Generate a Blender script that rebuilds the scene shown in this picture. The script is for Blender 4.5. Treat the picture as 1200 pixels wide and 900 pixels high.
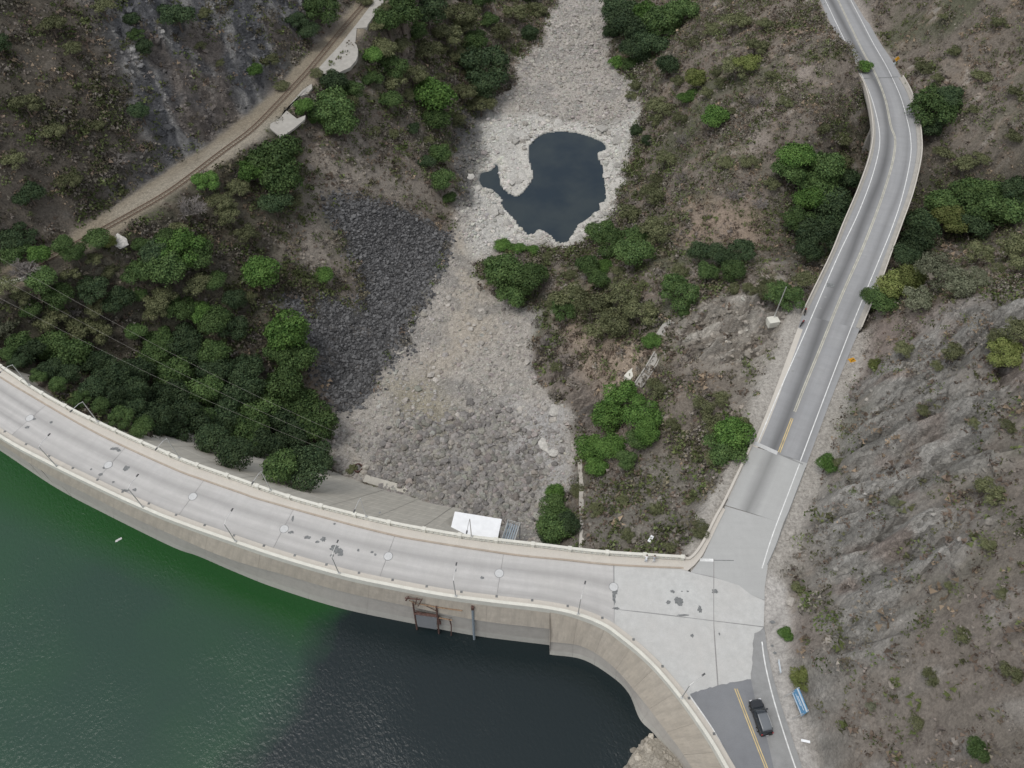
import bpy, bmesh, math, random
import numpy as np
from mathutils import Vector, Matrix
R = math.radians
rng = np.random.default_rng(7)
random.seed(7)
for o in list(bpy.data.objects): bpy.data.objects.remove(o)
S = bpy.context.scene
COL = S.collection
# ------------------------------------------------------------------ camera, sky, sun, exposure
CAM_H = 105.0; PITCH = 53.0
cam = bpy.data.objects.new('camera', bpy.data.cameras.new('camera')); COL.objects.link(cam)
cam.location = (0, 0, CAM_H); cam.rotation_euler = (R(90 - PITCH), 0, 0)
cam.data.sensor_width = 36; cam.data.lens = 27; cam.data.clip_end = 5000; cam.data.clip_start = 0.5
S.camera = cam
S.render.resolution_x = 1024; S.render.resolution_y = 768
w = bpy.data.worlds.new('World'); S.world = w; w.use_nodes = True
nt = w.node_tree; nt.nodes.clear()
sky = nt.nodes.new('ShaderNodeTexSky'); sky.sky_type = 'NISHITA'; sky.sun_disc = False
SUN_EL, SUN_AZ = 70, 245       # azimuth: direction the sun stands in, clockwise from +Y
sky.sun_elevation = R(SUN_EL); sky.sun_rotation = R(SUN_AZ)
hs = nt.nodes.new('ShaderNodeHueSaturation'); hs.inputs['Saturation'].default_value = 0.22
bg = nt.nodes.new('ShaderNodeBackground'); bg.inputs['Strength'].default_value = 0.15
ow = nt.nodes.new('ShaderNodeOutputWorld')
nt.links.new(sky.outputs[0], hs.inputs['Color']); nt.links.new(hs.outputs[0], bg.inputs['Color']); nt.links.new(bg.outputs[0], ow.inputs[0])
sl = bpy.data.lights.new('sun', 'SUN'); sl.energy = 1.0; sl.angle = R(22); sl.color = (1, 0.965, 0.91)
so = bpy.data.objects.new('sun', sl); COL.objects.link(so)
so.rotation_euler = (R(90 - SUN_EL), 0, R(180 - SUN_AZ))
_d = Vector((math.sin(R(SUN_AZ)) * math.cos(R(SUN_EL)), math.cos(R(SUN_AZ)) * math.cos(R(SUN_EL)), math.sin(R(SUN_EL))))
so.rotation_euler = _d.to_track_quat('Z', 'Y').to_euler()
S.view_settings.view_transform = 'Standard'; S.view_settings.look = 'None'
S.view_settings.exposure = 0.47; S.view_settings.gamma = 1
S.view_settings.use_curve_mapping = False
S.render.engine = 'CYCLES'

# ------------------------------------------------------------------ survey helper: a sight line of the photograph met with a level
FPX = 900.0; CP, SP = math.cos(R(PITCH)), math.sin(R(PITCH))
def rays(px, py):
    px = np.asarray(px, float); py = np.asarray(py, float)
    dx = px - 600; dy = 450 - py
    return dx, FPX * CP + dy * SP, -FPX * SP + dy * CP
def at(px, py, z=0.0):
    dx, dy, dz = rays(px, py); t = (z - CAM_H) / dz
    return np.stack([dx * t, dy * t], -1)
def curve(pts, z=0.0, n=None, step=None):
    """smooth world-space line through surveyed points"""
    a = np.array(pts, float); p = at(a[:, 0], a[:, 1], z)
    return smooth(p, n, step)
def smooth(p, n=None, step=None):
    p = np.asarray(p, float)
    q = np.vstack([2 * p[0] - p[1], p, 2 * p[-1] - p[-2]]); out = []
    for i in range(1, len(q) - 2):
        p0, p1, p2, p3 = q[i - 1], q[i], q[i + 1], q[i + 2]
        for t in np.linspace(0, 1, 14, endpoint=False):
            out.append(0.5 * ((2 * p1) + (-p0 + p2) * t + (2 * p0 - 5 * p1 + 4 * p2 - p3) * t * t + (-p0 + 3 * p1 - 3 * p2 + p3) * t ** 3))
    out.append(q[-2]); return resample(np.array(out), n, step)
def resample(o, n=None, step=None):
    d = np.r_[0, np.cumsum(np.hypot(*(o[1:] - o[:-1]).T))]
    if n is None: n = max(2, int(d[-1] / step) + 1)
    s = np.linspace(0, d[-1], n)
    return np.stack([np.interp(s, d, o[:, 0]), np.interp(s, d, o[:, 1])], -1)
def normals(p):
    t = np.gradient(p, axis=0); t /= np.hypot(t[:, 0], t[:, 1])[:, None] + 1e-9
    return np.stack([-t[:, 1], t[:, 0]], -1)
def offset(p, d): return p + normals(p) * np.reshape(d, (-1, 1)) if np.ndim(d) else p + normals(p) * d
def cut(p, i0, i1): return p[i0:i1]

# ------------------------------------------------------------------ noise
def h2(ix, iy, seed=0):
    n = (ix.astype(np.int64) * 374761393 + iy.astype(np.int64) * 668265263 + seed * 974634777) & 0x7fffffff
    n = ((n ^ (n >> 13)) * 1274126177) & 0x7fffffff
    return ((n ^ (n >> 16)) & 0xffff) / 65535.0
def vn(x, y, seed=0):
    ix = np.floor(x); iy = np.floor(y); fx = x - ix; fy = y - iy
    fx = fx * fx * (3 - 2 * fx); fy = fy * fy * (3 - 2 * fy)
    a, b = h2(ix, iy, seed), h2(ix + 1, iy, seed); c, d = h2(ix, iy + 1, seed), h2(ix + 1, iy + 1, seed)
    return (a + (b - a) * fx) * (1 - fy) + (c + (d - c) * fx) * fy
def fbm(x, y, o=4, seed=0):
    s = 0; a = 0.5; k = 0
    for i in range(o):
        s = s + a * vn(x, y, seed + i); k += a; a *= 0.5; x, y = x * 1.9 + y * 0.6, y * 1.9 - x * 0.6
    return s / k
def ridge(x, y, o=3, seed=0):
    s = 0; a = 0.5; k = 0
    for i in range(o):
        s = s + a * (1 - np.abs(2 * vn(x, y, seed + i) - 1)); k += a; a *= 0.5; x = x * 2.03 + 3.1; y = y * 2.03 + 1.7
    return s / k
def cells(x, y, seed=0):
    """distance to nearest and second nearest feature point, id of nearest"""
    ix = np.floor(x); iy = np.floor(y); d1 = np.full(x.shape, 9.); d2 = d1.copy(); idn = np.zeros(x.shape)
    for a in (-1, 0, 1):
        for b in (-1, 0, 1):
            cx = ix + a; cy = iy + b
            d = np.hypot(cx + h2(cx, cy, seed) - x, cy + h2(cx, cy, seed + 5) - y)
            near = d < d1
            d2 = np.where(near, d1, np.minimum(d2, d)); idn = np.where(near, h2(cx, cy, seed + 9), idn); d1 = np.where(near, d, d1)
    return d1, d2, idn
def sst(a, b, x):
    t = np.clip((x - a) / (b - a), 0, 1); return t * t * (3 - 2 * t)
def sdist(px, py, poly):
    """signed distance to a world polygon, positive inside"""
    d = np.full(px.shape, 1e9); ins = np.zeros(px.shape, bool); n = len(poly)
    for i in range(n):
        ax, ay = poly[i]; bx, by = poly[(i + 1) % n]
        ex, ey = bx - ax, by - ay; L = ex * ex + ey * ey + 1e-9
        t = np.clip(((px - ax) * ex + (py - ay) * ey) / L, 0, 1)
        d = np.minimum(d, np.hypot(px - ax - t * ex, py - ay - t * ey))
        c = ((ay > py) != (by > py)) & (px < (bx - ax) * (py - ay) / (by - ay + 1e-12) + ax); ins ^= c
    return np.where(ins, d, -d)
def pdist(px, py, line):
    d = np.full(px.shape, 1e9)
    for i in range(len(line) - 1):
        ax, ay = line[i]; bx, by = line[i + 1]; ex, ey = bx - ax, by - ay; L = ex * ex + ey * ey + 1e-9
        t = np.clip(((px - ax) * ex + (py - ay) * ey) / L, 0, 1)
        d = np.minimum(d, np.hypot(px - ax - t * ex, py - ay - t * ey))
    return d

# ------------------------------------------------------------------ object helpers
def tag(o, label=None, cat=None, group=None, kind=None):
    if label: o['label'] = label
    if cat: o['category'] = cat
    if group: o['group'] = group
    if kind: o['kind'] = kind
    return o
def empty(name, loc=(0, 0, 0), rz=0.0, label=None, cat=None, group=None, kind=None):
    o = bpy.data.objects.new(name, None); COL.objects.link(o); o.location = loc; o.rotation_euler = (0, 0, rz)
    o.empty_display_size = 0.3
    return tag(o, label, cat, group, kind)
def link(name, me, parent=None, loc=(0, 0, 0)):
    o = bpy.data.objects.new(name, me); COL.objects.link(o); o.location = loc
    if parent is not None: o.parent = parent
    return o
def npmesh(name, verts, faces, mat, cols=None, uv=None, smooth_=False, k=None):
    """verts (N,3); faces (M,k)"""
    me = bpy.data.meshes.new(name); verts = np.asarray(verts, np.float32); faces = np.asarray(faces, np.int32)
    me.vertices.add(len(verts)); me.vertices.foreach_set('co', verts.ravel())
    M, kk = faces.shape
    me.loops.add(M * kk); me.loops.foreach_set('vertex_index', faces.ravel())
    me.polygons.add(M); me.polygons.foreach_set('loop_start', np.arange(0, M * kk, kk, dtype=np.int32))
    me.polygons.foreach_set('use_smooth', np.full(M, smooth_))
    me.update(calc_edges=True)
    if cols is not None:
        for nme, c in cols.items():
            at_ = me.color_attributes.new(nme, 'FLOAT_COLOR', 'POINT')
            c4 = np.ones((len(verts), 4), np.float32); c4[:, :c.shape[1]] = c; at_.data.foreach_set('color', c4.ravel())
    if mat: me.materials.append(mat)
    return me
class MB:
    def __init__(s): s.v = []; s.f = []; s.uv = []
    def add(s, vs, fs, uvs=None):
        b = len(s.v); s.v += [tuple(map(float, v)) for v in vs]; s.f += [tuple(b + i for i in f) for f in fs]
        s.uv += (uvs if uvs else [(v[0], v[1]) for v in vs])
    def box(s, c, size, m=None, taper=1.0):
        x, y, z = [q / 2 for q in size]; vs = []
        for k, t in ((-1, 1), (1, taper)):
            for a, b in ((-1, -1), (1, -1), (1, 1), (-1, 1)): vs.append(Vector((a * x * t, b * y * t, k * z)))
        if m is not None: vs = [m @ v for v in vs]
        vs = [v + Vector(c) for v in vs]
        s.add(vs, [(3, 2, 1, 0), (4, 5, 6, 7), (0, 1, 5, 4), (1, 2, 6, 5), (2, 3, 7, 6), (3, 0, 4, 7)])
    def tube(s, pts, r, n=6, cap=True, r2=None):
        pts = [Vector(p) for p in pts]; rings = []
        for i, p in enumerate(pts):
            t = (pts[min(i + 1, len(pts) - 1)] - pts[max(i - 1, 0)]).normalized()
            a = t.cross(Vector((0, 0, 1)) if abs(t.z) < 0.95 else Vector((1, 0, 0))).normalized(); b = t.cross(a)
            rr = r if r2 is None else r + (r2 - r) * i / (len(pts) - 1)
            rings.append([p + (a * math.cos(2 * math.pi * k / n) + b * math.sin(2 * math.pi * k / n)) * rr for k in range(n)])
        vs = [v for rg in rings for v in rg]; fs = []
        for i in range(len(pts) - 1):
            for k in range(n): fs.append((i * n + k, i * n + (k + 1) % n, (i + 1) * n + (k + 1) % n, (i + 1) * n + k))
        if cap: fs += [tuple(range(n))[::-1], tuple((len(pts) - 1) * n + k for k in range(n))]
        s.add(vs, fs)
    def section(s, line, prof, closed=True, z0=None):
        """sweep a closed (offset, z) profile along a plan line"""
        nm = normals(line); n = len(prof); vs = []; uvs = []
        d = np.r_[0, np.cumsum(np.hypot(*(line[1:] - line[:-1]).T))]
        for i in range(len(line)):
            for (o_, z_) in prof:
                zz = z_ + (0 if z0 is None else z0[i])
                vs.append((line[i, 0] + nm[i, 0] * o_, line[i, 1] + nm[i, 1] * o_, zz)); uvs.append((d[i], o_ - z_))
        fs = []
        for i in range(len(line) - 1):
            for k in range(n if closed else n - 1):
                fs.append((i * n + k, (i + 1) * n + k, (i + 1) * n + (k + 1) % n, i * n + (k + 1) % n))
        if closed: fs += [tuple(range(n)), tuple((len(line) - 1) * n + k for k in range(n))[::-1]]
        s.add(vs, fs, uvs)
    def loft(s, lines):
        """lines: list of (plan line, z or z array); same lengths"""
        n = len(lines[0][0]); vs = []; uvs = []
        d = np.r_[0, np.cumsum(np.hypot(*(lines[0][0][1:] - lines[0][0][:-1]).T))]
        vv = 0; prev = None
        for (l, z) in lines:
            z = np.broadcast_to(np.asarray(z, float), (n,))
            if prev is not None: vv += float(np.mean(np.sqrt(((l - prev[0]) ** 2).sum(1) + (z - prev[1]) ** 2)))
            prev = (l, z)
            for i in range(n): vs.append((l[i, 0], l[i, 1], z[i])); uvs.append((d[i], vv))
        fs = []
        for j in range(len(lines) - 1):
            for i in range(n - 1): fs.append((j * n + i, j * n + i + 1, (j + 1) * n + i + 1, (j + 1) * n + i))
        s.add(vs, fs, uvs)
    def mesh(s, name, mat, smooth_=False):
        me = bpy.data.meshes.new(name); me.from_pydata(s.v, [], s.f); me.update()
        uvl = me.uv_layers.new(name='UVMap'); uv = np.array(s.uv, np.float32)
        li = np.zeros(len(me.loops), np.int32); me.loops.foreach_get('vertex_index', li)
        uvl.data.foreach_set('uv', uv[li].ravel())
        if mat: me.materials.append(mat)
        if smooth_: me.polygons.foreach_set('use_smooth', np.full(len(me.polygons), True))
        return me
    def build(s, name, mat, parent=None, smooth_=False, loc=(0, 0, 0)):
        me = s.mesh(name, mat, smooth_)
        bm = bmesh.new(); bm.from_mesh(me); bmesh.ops.recalc_face_normals(bm, faces=bm.faces); bm.to_mesh(me); bm.free()
        return link(name, me, parent, loc)
def sheet(name, pts, z, mat, parent=None, world=False, kind=None, thick=0.0):
    p = np.array(pts, float); p = p if world else at(p[:, 0], p[:, 1], z); n = len(p)
    if ((p[:, 0] * np.roll(p[:, 1], -1)) - (np.roll(p[:, 0], -1) * p[:, 1])).sum() < 0: p = p[::-1]
    m = MB(); vs = [(a, b, z) for a, b in p]; fs = [tuple(range(n))]
    if thick:
        vs += [(a, b, z - thick) for a, b in p]; fs += [(i, n + i, n + (i + 1) % n, (i + 1) % n) for i in range(n)]
    m.add(vs, fs); me = m.mesh(name, mat); o = link(name, me, parent)
    if kind: o['kind'] = kind
    return o

# ------------------------------------------------------------------ materials
class NT:
    def __init__(s, name):
        s.m = bpy.data.materials.new(name); s.m.use_nodes = True; s.t = s.m.node_tree; s.t.nodes.clear()
        s.out = s.n('ShaderNodeOutputMaterial'); s.b = s.n('ShaderNodeBsdfPrincipled'); s.l(s.b.outputs[0], s.out.inputs[0])
        s.b.inputs['Roughness'].default_value = 0.85; s.b.inputs['Specular IOR Level'].default_value = 0.25
    def n(s, t, **k):
        x = s.t.nodes.new(t)
        for a, b in k.items(): setattr(x, a, b)
        return x
    def l(s, a, b): s.t.links.new(a, b)
    def noise(s, scale, detail=4, vec=None, rough=0.55, dist=0.0):
        x = s.n('ShaderNodeTexNoise'); x.inputs['Scale'].default_value = scale; x.inputs['Detail'].default_value = detail
        x.inputs['Roughness'].default_value = rough; x.inputs['Distortion'].default_value = dist
        if vec is not None: s.l(vec, x.inputs['Vector'])
        return x.outputs['Fac']
    def vor(s, scale, vec=None, feature='F1', out='Distance'):
        x = s.n('ShaderNodeTexVoronoi', feature=feature); x.inputs['Scale'].default_value = scale
        if vec is not None: s.l(vec, x.inputs['Vector'])
        return x.outputs[out]
    def ramp(s, fac, stops):
        x = s.n('ShaderNodeValToRGB'); e = x.color_ramp.elements
        while len(e) < len(stops): e.new(0.5)
        for q, (p, c) in zip(e, stops): q.position = p; q.color = (c if hasattr(c, '__len__') else (c, c, c)) + (1,) if not (hasattr(c, '__len__') and len(c) == 4) else c
        s.l(fac, x.inputs[0]); return x.outputs[0]
    def mix(s, fac, a, b, mode='MIX'):
        x = s.n('ShaderNodeMix', data_type='RGBA', blend_type=mode)
        for sock, val in ((x.inputs['Factor'], fac), (x.inputs['A'], a), (x.inputs['B'], b)):
            if isinstance(val, (int, float)): sock.default_value = val
            elif isinstance(val, tuple): sock.default_value = val + (1,) if len(val) == 3 else val
            else: s.l(val, sock)
        for i in x.inputs:
            pass
        return x.outputs['Result']
    def math(s, op, a, b=0.0):
        x = s.n('ShaderNodeMath', operation=op)
        for k, val in enumerate((a, b)):
            if isinstance(val, (int, float)): x.inputs[k].default_value = val
            else: s.l(val, x.inputs[k])
        return x.outputs[0]
    def bump(s, h, strength=0.5, dist=0.1, prev=None):
        x = s.n('ShaderNodeBump'); x.inputs['Strength'].default_value = strength; x.inputs['Distance'].default_value = dist
        s.l(h, x.inputs['Height'])
        if prev is not None: s.l(prev, x.inputs['Normal'])
        return x.outputs[0]
    def geo(s): return s.n('ShaderNodeNewGeometry').outputs['Position']
    def uv(s): return s.n('ShaderNodeUVMap').outputs[0]
    def mapping(s, vec, scale=(1, 1, 1), rot=(0, 0, 0), loc=(0, 0, 0)):
        x = s.n('ShaderNodeMapping'); s.l(vec, x.inputs[0]); x.inputs['Scale'].default_value = scale; x.inputs['Rotation'].default_value = rot
        x.inputs['Location'].default_value = loc; return x.outputs[0]
    def attr(s, name):
        x = s.n('ShaderNodeAttribute', attribute_name=name); return x
    def sep(s, v):
        x = s.n('ShaderNodeSeparateXYZ'); s.l(v, x.inputs[0]); return x.outputs
    def col(s, c):
        if isinstance(c, tuple): s.b.inputs['Base Color'].default_value = c + (1,)
        else: s.l(c, s.b.inputs['Base Color'])
    def normal(s, n): s.l(n, s.b.inputs['Normal'])
def plain(name, c, rough=0.6, metal=0.0, spec=0.4, var=0.12, scale=3.0):
    t = NT(name); f = t.noise(scale, 4, t.geo())
    t.col(t.mix(t.ramp(f, [(0.3, 0.0), (0.7, 1.0)]), tuple(q * (1 - var) for q in c), tuple(min(1, q * (1 + var)) for q in c)))
    t.b.inputs['Roughness'].default_value = rough; t.b.inputs['Metallic'].default_value = metal; t.b.inputs['Specular IOR Level'].default_value = spec
    return t.m
M = {}
# ground sheet: baked zone colour (what the ground is made of), grain by noise
t = NT('ground'); g = t.geo(); zc = t.attr('zone').outputs['Color']; mk = t.sep(t.attr('mask').outputs['Color'])
n1 = t.noise(1.5, 8, g, 0.75); n2 = t.noise(3.2, 6, g, 0.75)
v1 = t.vor(1.6, g, out='Color'); v1s = t.sep(v1)[0]; ve = t.vor(1.6, g, 'DISTANCE_TO_EDGE')
v2 = t.sep(t.vor(4.2, g, out='Color'))[0]
grain = t.mix(0.5, t.ramp(n1, [(0.33, 0.5), (0.67, 1.75)]), t.ramp(n2, [(0.33, 0.45), (0.67, 1.75)]))
stone = t.mix(0.5, t.ramp(v1s, [(0.0, 0.78), (1.0, 1.25)]), t.ramp(v2, [(0.0, 0.72), (1.0, 1.32)]))
stone = t.mix(t.ramp(ve, [(0.0, 0.45), (0.07, 0.0)]), stone, (0.35, 0.35, 0.35))
rk = t.mapping(g, (1, 1, 1.6), (0.3, 0.2, R(-20))); rk = t.mapping(rk, (0.6, 1.5, 1.0))
rn = t.noise(1.3, 10, rk, 0.82, 0.8); crack = t.vor(0.9, rk, 'DISTANCE_TO_EDGE')
rock = t.ramp(rn, [(0.34, 0.55), (0.5, 1.05), (0.66, 1.6)])
rock = t.mix(t.ramp(crack, [(0.0, 0.55), (0.05, 0.0)]), rock, (0.3, 0.3, 0.3))
k = t.mix(mk[1], grain, stone); k = t.mix(mk[0], k, rock)
t.col(t.mix(1.0, zc, k, 'MULTIPLY'))
hh = t.math('ADD', t.math('MULTIPLY', t.noise(2.2, 6, g, 0.7), 0.5), t.math('MULTIPLY', ve, 0.5))
nb = t.bump(hh, 0.6, 0.3); t.normal(t.bump(rn, 0.6, 0.4, nb)); t.b.inputs['Roughness'].default_value = 0.95; t.b.inputs['Specular IOR Level'].default_value = 0.1
M['ground'] = t.m
t = NT('loose_stone'); c = t.attr('tint').outputs['Color']; g = t.geo()
f = t.noise(3.0, 5, g, 0.65); t.col(t.mix(1.0, c, t.ramp(f, [(0.3, 0.68), (0.7, 1.25)]), 'MULTIPLY')); t.normal(t.bump(f, 0.5, 0.12)); t.b.inputs['Roughness'].default_value = 0.95; t.b.inputs['Specular IOR Level'].default_value = 0.1
M['stones'] = t.m
def rockmat(name, c):
    t = NT(name); g = t.geo(); f = t.noise(2.2, 6, g, 0.7); oi = t.n('ShaderNodeObjectInfo').outputs['Random']
    a = t.mix(t.ramp(f, [(0.3, 0.0), (0.72, 1.0)]), tuple(q * 0.62 for q in c), tuple(q * 1.25 for q in c))
    t.col(t.mix(1.0, a, t.ramp(oi, [(0, 0.72), (1, 1.25)]), 'MULTIPLY')); t.normal(t.bump(f, 0.5, 0.2)); t.b.inputs['Roughness'].default_value = 0.95
    return t.m
M['rock_grey'] = rockmat('rock_grey', (0.235, 0.22, 0.207)); M['rock_pale'] = rockmat('rock_pale', (0.42, 0.39, 0.35))
M['rock_white'] = rockmat('rock_white', (0.50, 0.48, 0.44))
# concrete kinds, UV: u along, v across in metres
def concrete(name, c, dark=0.6, streak=0.0, bands=None, cross=0.0, warm=None, mott=0.25):
    t = NT(name); g = t.geo(); uv = t.uv()
    big = t.noise(0.13, 5, g, 0.6); med = t.noise(0.8, 6, g, 0.65); fine = t.noise(9.0, 3, g)
    a = t.mix(t.ramp(med, [(0.3, 0.0), (0.7, 1.0)]), tuple(q * (1 - mott) for q in c), c)
    a = t.mix(t.ramp(big, [(0.35, 0.0), (0.65, 0.6)]), a, warm if warm else tuple(q * 0.85 for q in c))
    a = t.mix(1.0, a, t.ramp(fine, [(0.3, 0.93), (0.7, 1.06)]), 'MULTIPLY')
    if streak:      # runs down a wall (v) that vary along it (u)
        s1 = t.noise(1.0, 5, t.mapping(uv, (0.9, 0.10, 1)), 0.7); a = t.mix(t.math('MULTIPLY', t.ramp(s1, [(0.42, 0.0), (0.68, 1.0)]), streak), a, tuple(q * dark for q in c))
    if cross:       # long worn marks along the lane
        s2 = t.noise(1.0, 5, t.mapping(uv, (0.06, 1.1, 1)), 0.6); a = t.mix(t.math('MULTIPLY', t.ramp(s2, [(0.4, 0.0), (0.7, 1.0)]), cross), a, tuple(q * dark for q in c))
    if bands:
        vv = t.math('ADD', t.sep(uv)[1], t.math('MULTIPLY', t.math('SUBTRACT', t.noise(0.5, 3, t.mapping(uv, (0.12, 1, 1))), 0.5), 0.8))
        along = t.ramp(t.noise(1.0, 3, t.mapping(uv, (0.035, 0.0, 1))), [(0.3, 0.6), (0.6, 1.0)])
        for (vc, wd, st) in bands:
            d = t.math('ABSOLUTE', t.math('SUBTRACT', vv, vc)); f = t.math('SUBTRACT', 1.0, t.math('DIVIDE', d, wd))
            f = t.n('ShaderNodeMath', operation='MAXIMUM').outputs[0] if False else t.math('MAXIMUM', f, 0.0)
            f = t.math('MULTIPLY', t.math('MULTIPLY', t.math('POWER', f, 1.2), st), along)
            a = t.mix(f, a, tuple(q * 0.34 for q in c))
    t.col(a); t.normal(t.bump(med, 0.15, 0.03)); t.b.inputs['Roughness'].default_value = 0.85
    return t.m
M['deck'] = concrete('deck_concrete', (0.53, 0.515, 0.495), 0.70, 0.25, [(2.3, 1.3, 0.5), (4.6, 0.8, 0.22), (6.3, 1.1, 0.42)], 0.6, (0.45, 0.435, 0.41), 0.14)
M['plaza'] = concrete('plaza_concrete', (0.54, 0.54, 0.52), 0.8, 0.25, None, 0.2, (0.45, 0.435, 0.41), 0.24)
M['walk'] = concrete('walkway_concrete', (0.56, 0.52, 0.46), 0.85, 0, None, 0.3, (0.50, 0.47, 0.42), 0.12)
M['cap'] = concrete('parapet_concrete', (0.68, 0.665, 0.59), 0.8, 0, None, 0, (0.58, 0.56, 0.49), 0.2)
M['kerb'] = concrete('kerb_concrete', (0.44, 0.38, 0.31), 0.7, 0, None, 0, (0.36, 0.29, 0.23), 0.3)
M['wall_tan'] = concrete('tan_wall_concrete', (0.56, 0.50, 0.42), 0.62, 0.8, None, 0, (0.49, 0.43, 0.35), 0.2)
M['wall_grey'] = concrete('grey_wall_concrete', (0.44, 0.41, 0.37), 0.7, 0.35, None, 0, (0.43, 0.41, 0.37), 0.2)
M['wall_waterline'] = concrete('waterline_concrete', (0.50, 0.48, 0.43), 0.75, 0.3, None, 0, None, 0.2)
M['face'] = concrete('face_concrete', (0.56, 0.53, 0.46), 0.66, 0.7, None, 0.25, (0.48, 0.45, 0.39), 0.18)
M['asphalt_old'] = concrete('old_asphalt', (0.34, 0.34, 0.34), 0.7, 0.3, [(3.4, 2.2, 0.7), (3.4, 1.2, 0.8), (7.8, 1.1, 0.45)], 0.4, (0.29, 0.295, 0.30), 0.12)
M['asphalt_pale'] = concrete('pale_asphalt', (0.42, 0.42, 0.405), 0.8, 0.2, [(3.3, 1.8, 0.75)], 0.3, (0.38, 0.38, 0.37), 0.1)
M['asphalt_new'] = concrete('dark_asphalt', (0.20, 0.205, 0.215), 0.85, 0, None, 0, (0.22, 0.225, 0.23), 0.15)
M['asphalt_patch'] = concrete('patch_asphalt', (0.29, 0.29, 0.285), 0.8, 0, None, 0, (0.30, 0.30, 0.29), 0.3)
M['tar'] = plain('tar', (0.165, 0.17, 0.168), 0.8, var=0.3); M['joint'] = plain('joint_filler', (0.27, 0.26, 0.25), 0.9)
M['paint_white'] = plain('white_paint', (0.66, 0.66, 0.64), 0.7, var=0.2, scale=1.5); M['paint_yellow'] = plain('yellow_paint', (0.55, 0.42, 0.20), 0.7, var=0.25, scale=0.9)
M['paint_yellow_worn'] = plain('worn_yellow_paint', (0.43, 0.41, 0.34), 0.8, var=0.25, scale=0.7)
M['steel'] = plain('galvanised_steel', (0.55, 0.55, 0.53), 0.45, 0.5); M['lamp_dark'] = plain('dark_lamp_housing', (0.08, 0.08, 0.08), 0.5)
M['roof_white'] = plain('white_roof_paint', (0.80, 0.81, 0.82), 0.5, var=0.07, scale=0.9); M['steel_grey'] = plain('grey_steel', (0.28, 0.33, 0.37), 0.5, 0.3)
M['rust'] = plain('rusty_steel', (0.10, 0.055, 0.045), 0.85, var=0.4); M['timber'] = plain('old_timber', (0.25, 0.17, 0.11), 0.9, var=0.3)
M['bark'] = plain('bark', (0.10, 0.08, 0.065), 0.95, var=0.3); M['twig'] = plain('grey_twig', (0.20, 0.18, 0.165), 0.95, var=0.2)
M['manhole'] = plain('pale_patch_concrete', (0.50, 0.50, 0.49), 0.8, var=0.08)
M['rail'] = plain('rusty_rail', (0.13, 0.085, 0.06), 0.7, 0.3, var=0.3); M['sleeper'] = plain('weathered_sleeper', (0.17, 0.135, 0.10), 0.95, var=0.3)
M['platform'] = concrete('platform_concrete', (0.42, 0.40, 0.36), 0.7, 0, None, 0, (0.33, 0.31, 0.28), 0.3)
def leafmat(name, c, c2):
    t = NT(name); oi = t.n('ShaderNodeObjectInfo').outputs['Random']; v = t.attr('leaf').outputs['Color']
    a = t.mix(t.sep(v)[0], c, c2); a = t.mix(1.0, a, t.ramp(oi, [(0, 0.7), (1, 1.3)]), 'MULTIPLY')
    t.col(a); t.b.inputs['Roughness'].default_value = 0.65; t.b.inputs['Specular IOR Level'].default_value = 0.12
    return t.m
LM = {'B': leafmat('bright_leaf', (0.0494, 0.1058, 0.0254), (0.1365, 0.2315, 0.0572)), 'G': leafmat('green_leaf', (0.0416, 0.0767, 0.0267), (0.1144, 0.1720, 0.0572)),
      'D': leafmat('dark_leaf', (0.0260, 0.0471, 0.0234), (0.0728, 0.1042, 0.0468)), 'O': leafmat('olive_leaf', (0.0754, 0.0868, 0.0416), (0.1755, 0.1798, 0.0910)),
      'Y': leafmat('yellow_green_leaf', (0.0884, 0.1141, 0.0312), (0.1885, 0.2046, 0.0715)), 'S': leafmat('grey_green_leaf', (0.1105, 0.1240, 0.0780), (0.1820, 0.1860, 0.1235)),
      'N': M['twig']}
t = NT('scrub'); c = t.attr('tint').outputs['Color']; t.col(c); t.b.inputs['Roughness'].default_value = 0.9; t.b.inputs['Specular IOR Level'].default_value = 0.05; M['scrub'] = t.m

# ------------------------------------------------------------------ surveyed lines of dam and roads
DP = [(-150, 330), (-70, 384), (0, 427), (33, 449), (58, 464), (88, 480), (115, 493), (147, 508), (177, 521), (220, 539), (280, 560), (317, 573), (355, 585), (400, 597), (460, 611), (508, 620), (551, 627), (593, 632), (637, 637), (677, 642), (720, 646), (800, 651)]
KL = [(-150, 347), (-70, 400), (0, 443), (28, 460), (110, 507), (200, 549), (240, 564), (283, 579), (307, 587), (400, 613), (460, 628), (497, 635), (560, 645), (609, 652), (660, 657), (719, 663), (801, 667)]
UP = [(-150, 402), (-70, 462), (0, 512), (55, 542), (110, 569), (155, 590), (200, 609), (273, 635), (330, 654), (400, 674), (460, 687), (520, 698), (580, 706), (640, 713), (677, 721), (707, 733), (727, 747), (750, 766), (773, 789), (800, 822), (830, 865), (850, 899), (885, 960)]
n_dam = 300
capD = curve(DP, 1.05, 420); kerbD = curve(KL, 0.0, 420)
capU = curve(UP, 0.9, 560)
iS = int(np.argmin(np.hypot(*(capU - at(644, 717, 0.9)).T)))           # where the wall steps out
walkU = offset(capU, 1.35)                                              # inner edge of the upstream walkway
LW = [(887, 521), (917, 450), (942, 393), (953, 367), (982, 300), (1007, 247), (1025, 197), (1031, 160), (1023, 120), (1010, 88), (997, 62), (980, 27), (967, 0), (948, -36)]
CW = [(913, 530), (940, 460), (960, 411), (986, 347), (1007, 300), (1020, 268), (1034, 230), (1046, 190), (1049, 163), (1044, 148), (1037, 115), (1025, 85), (1012, 62), (995, 27), (982, 0), (963, -38)]
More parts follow.
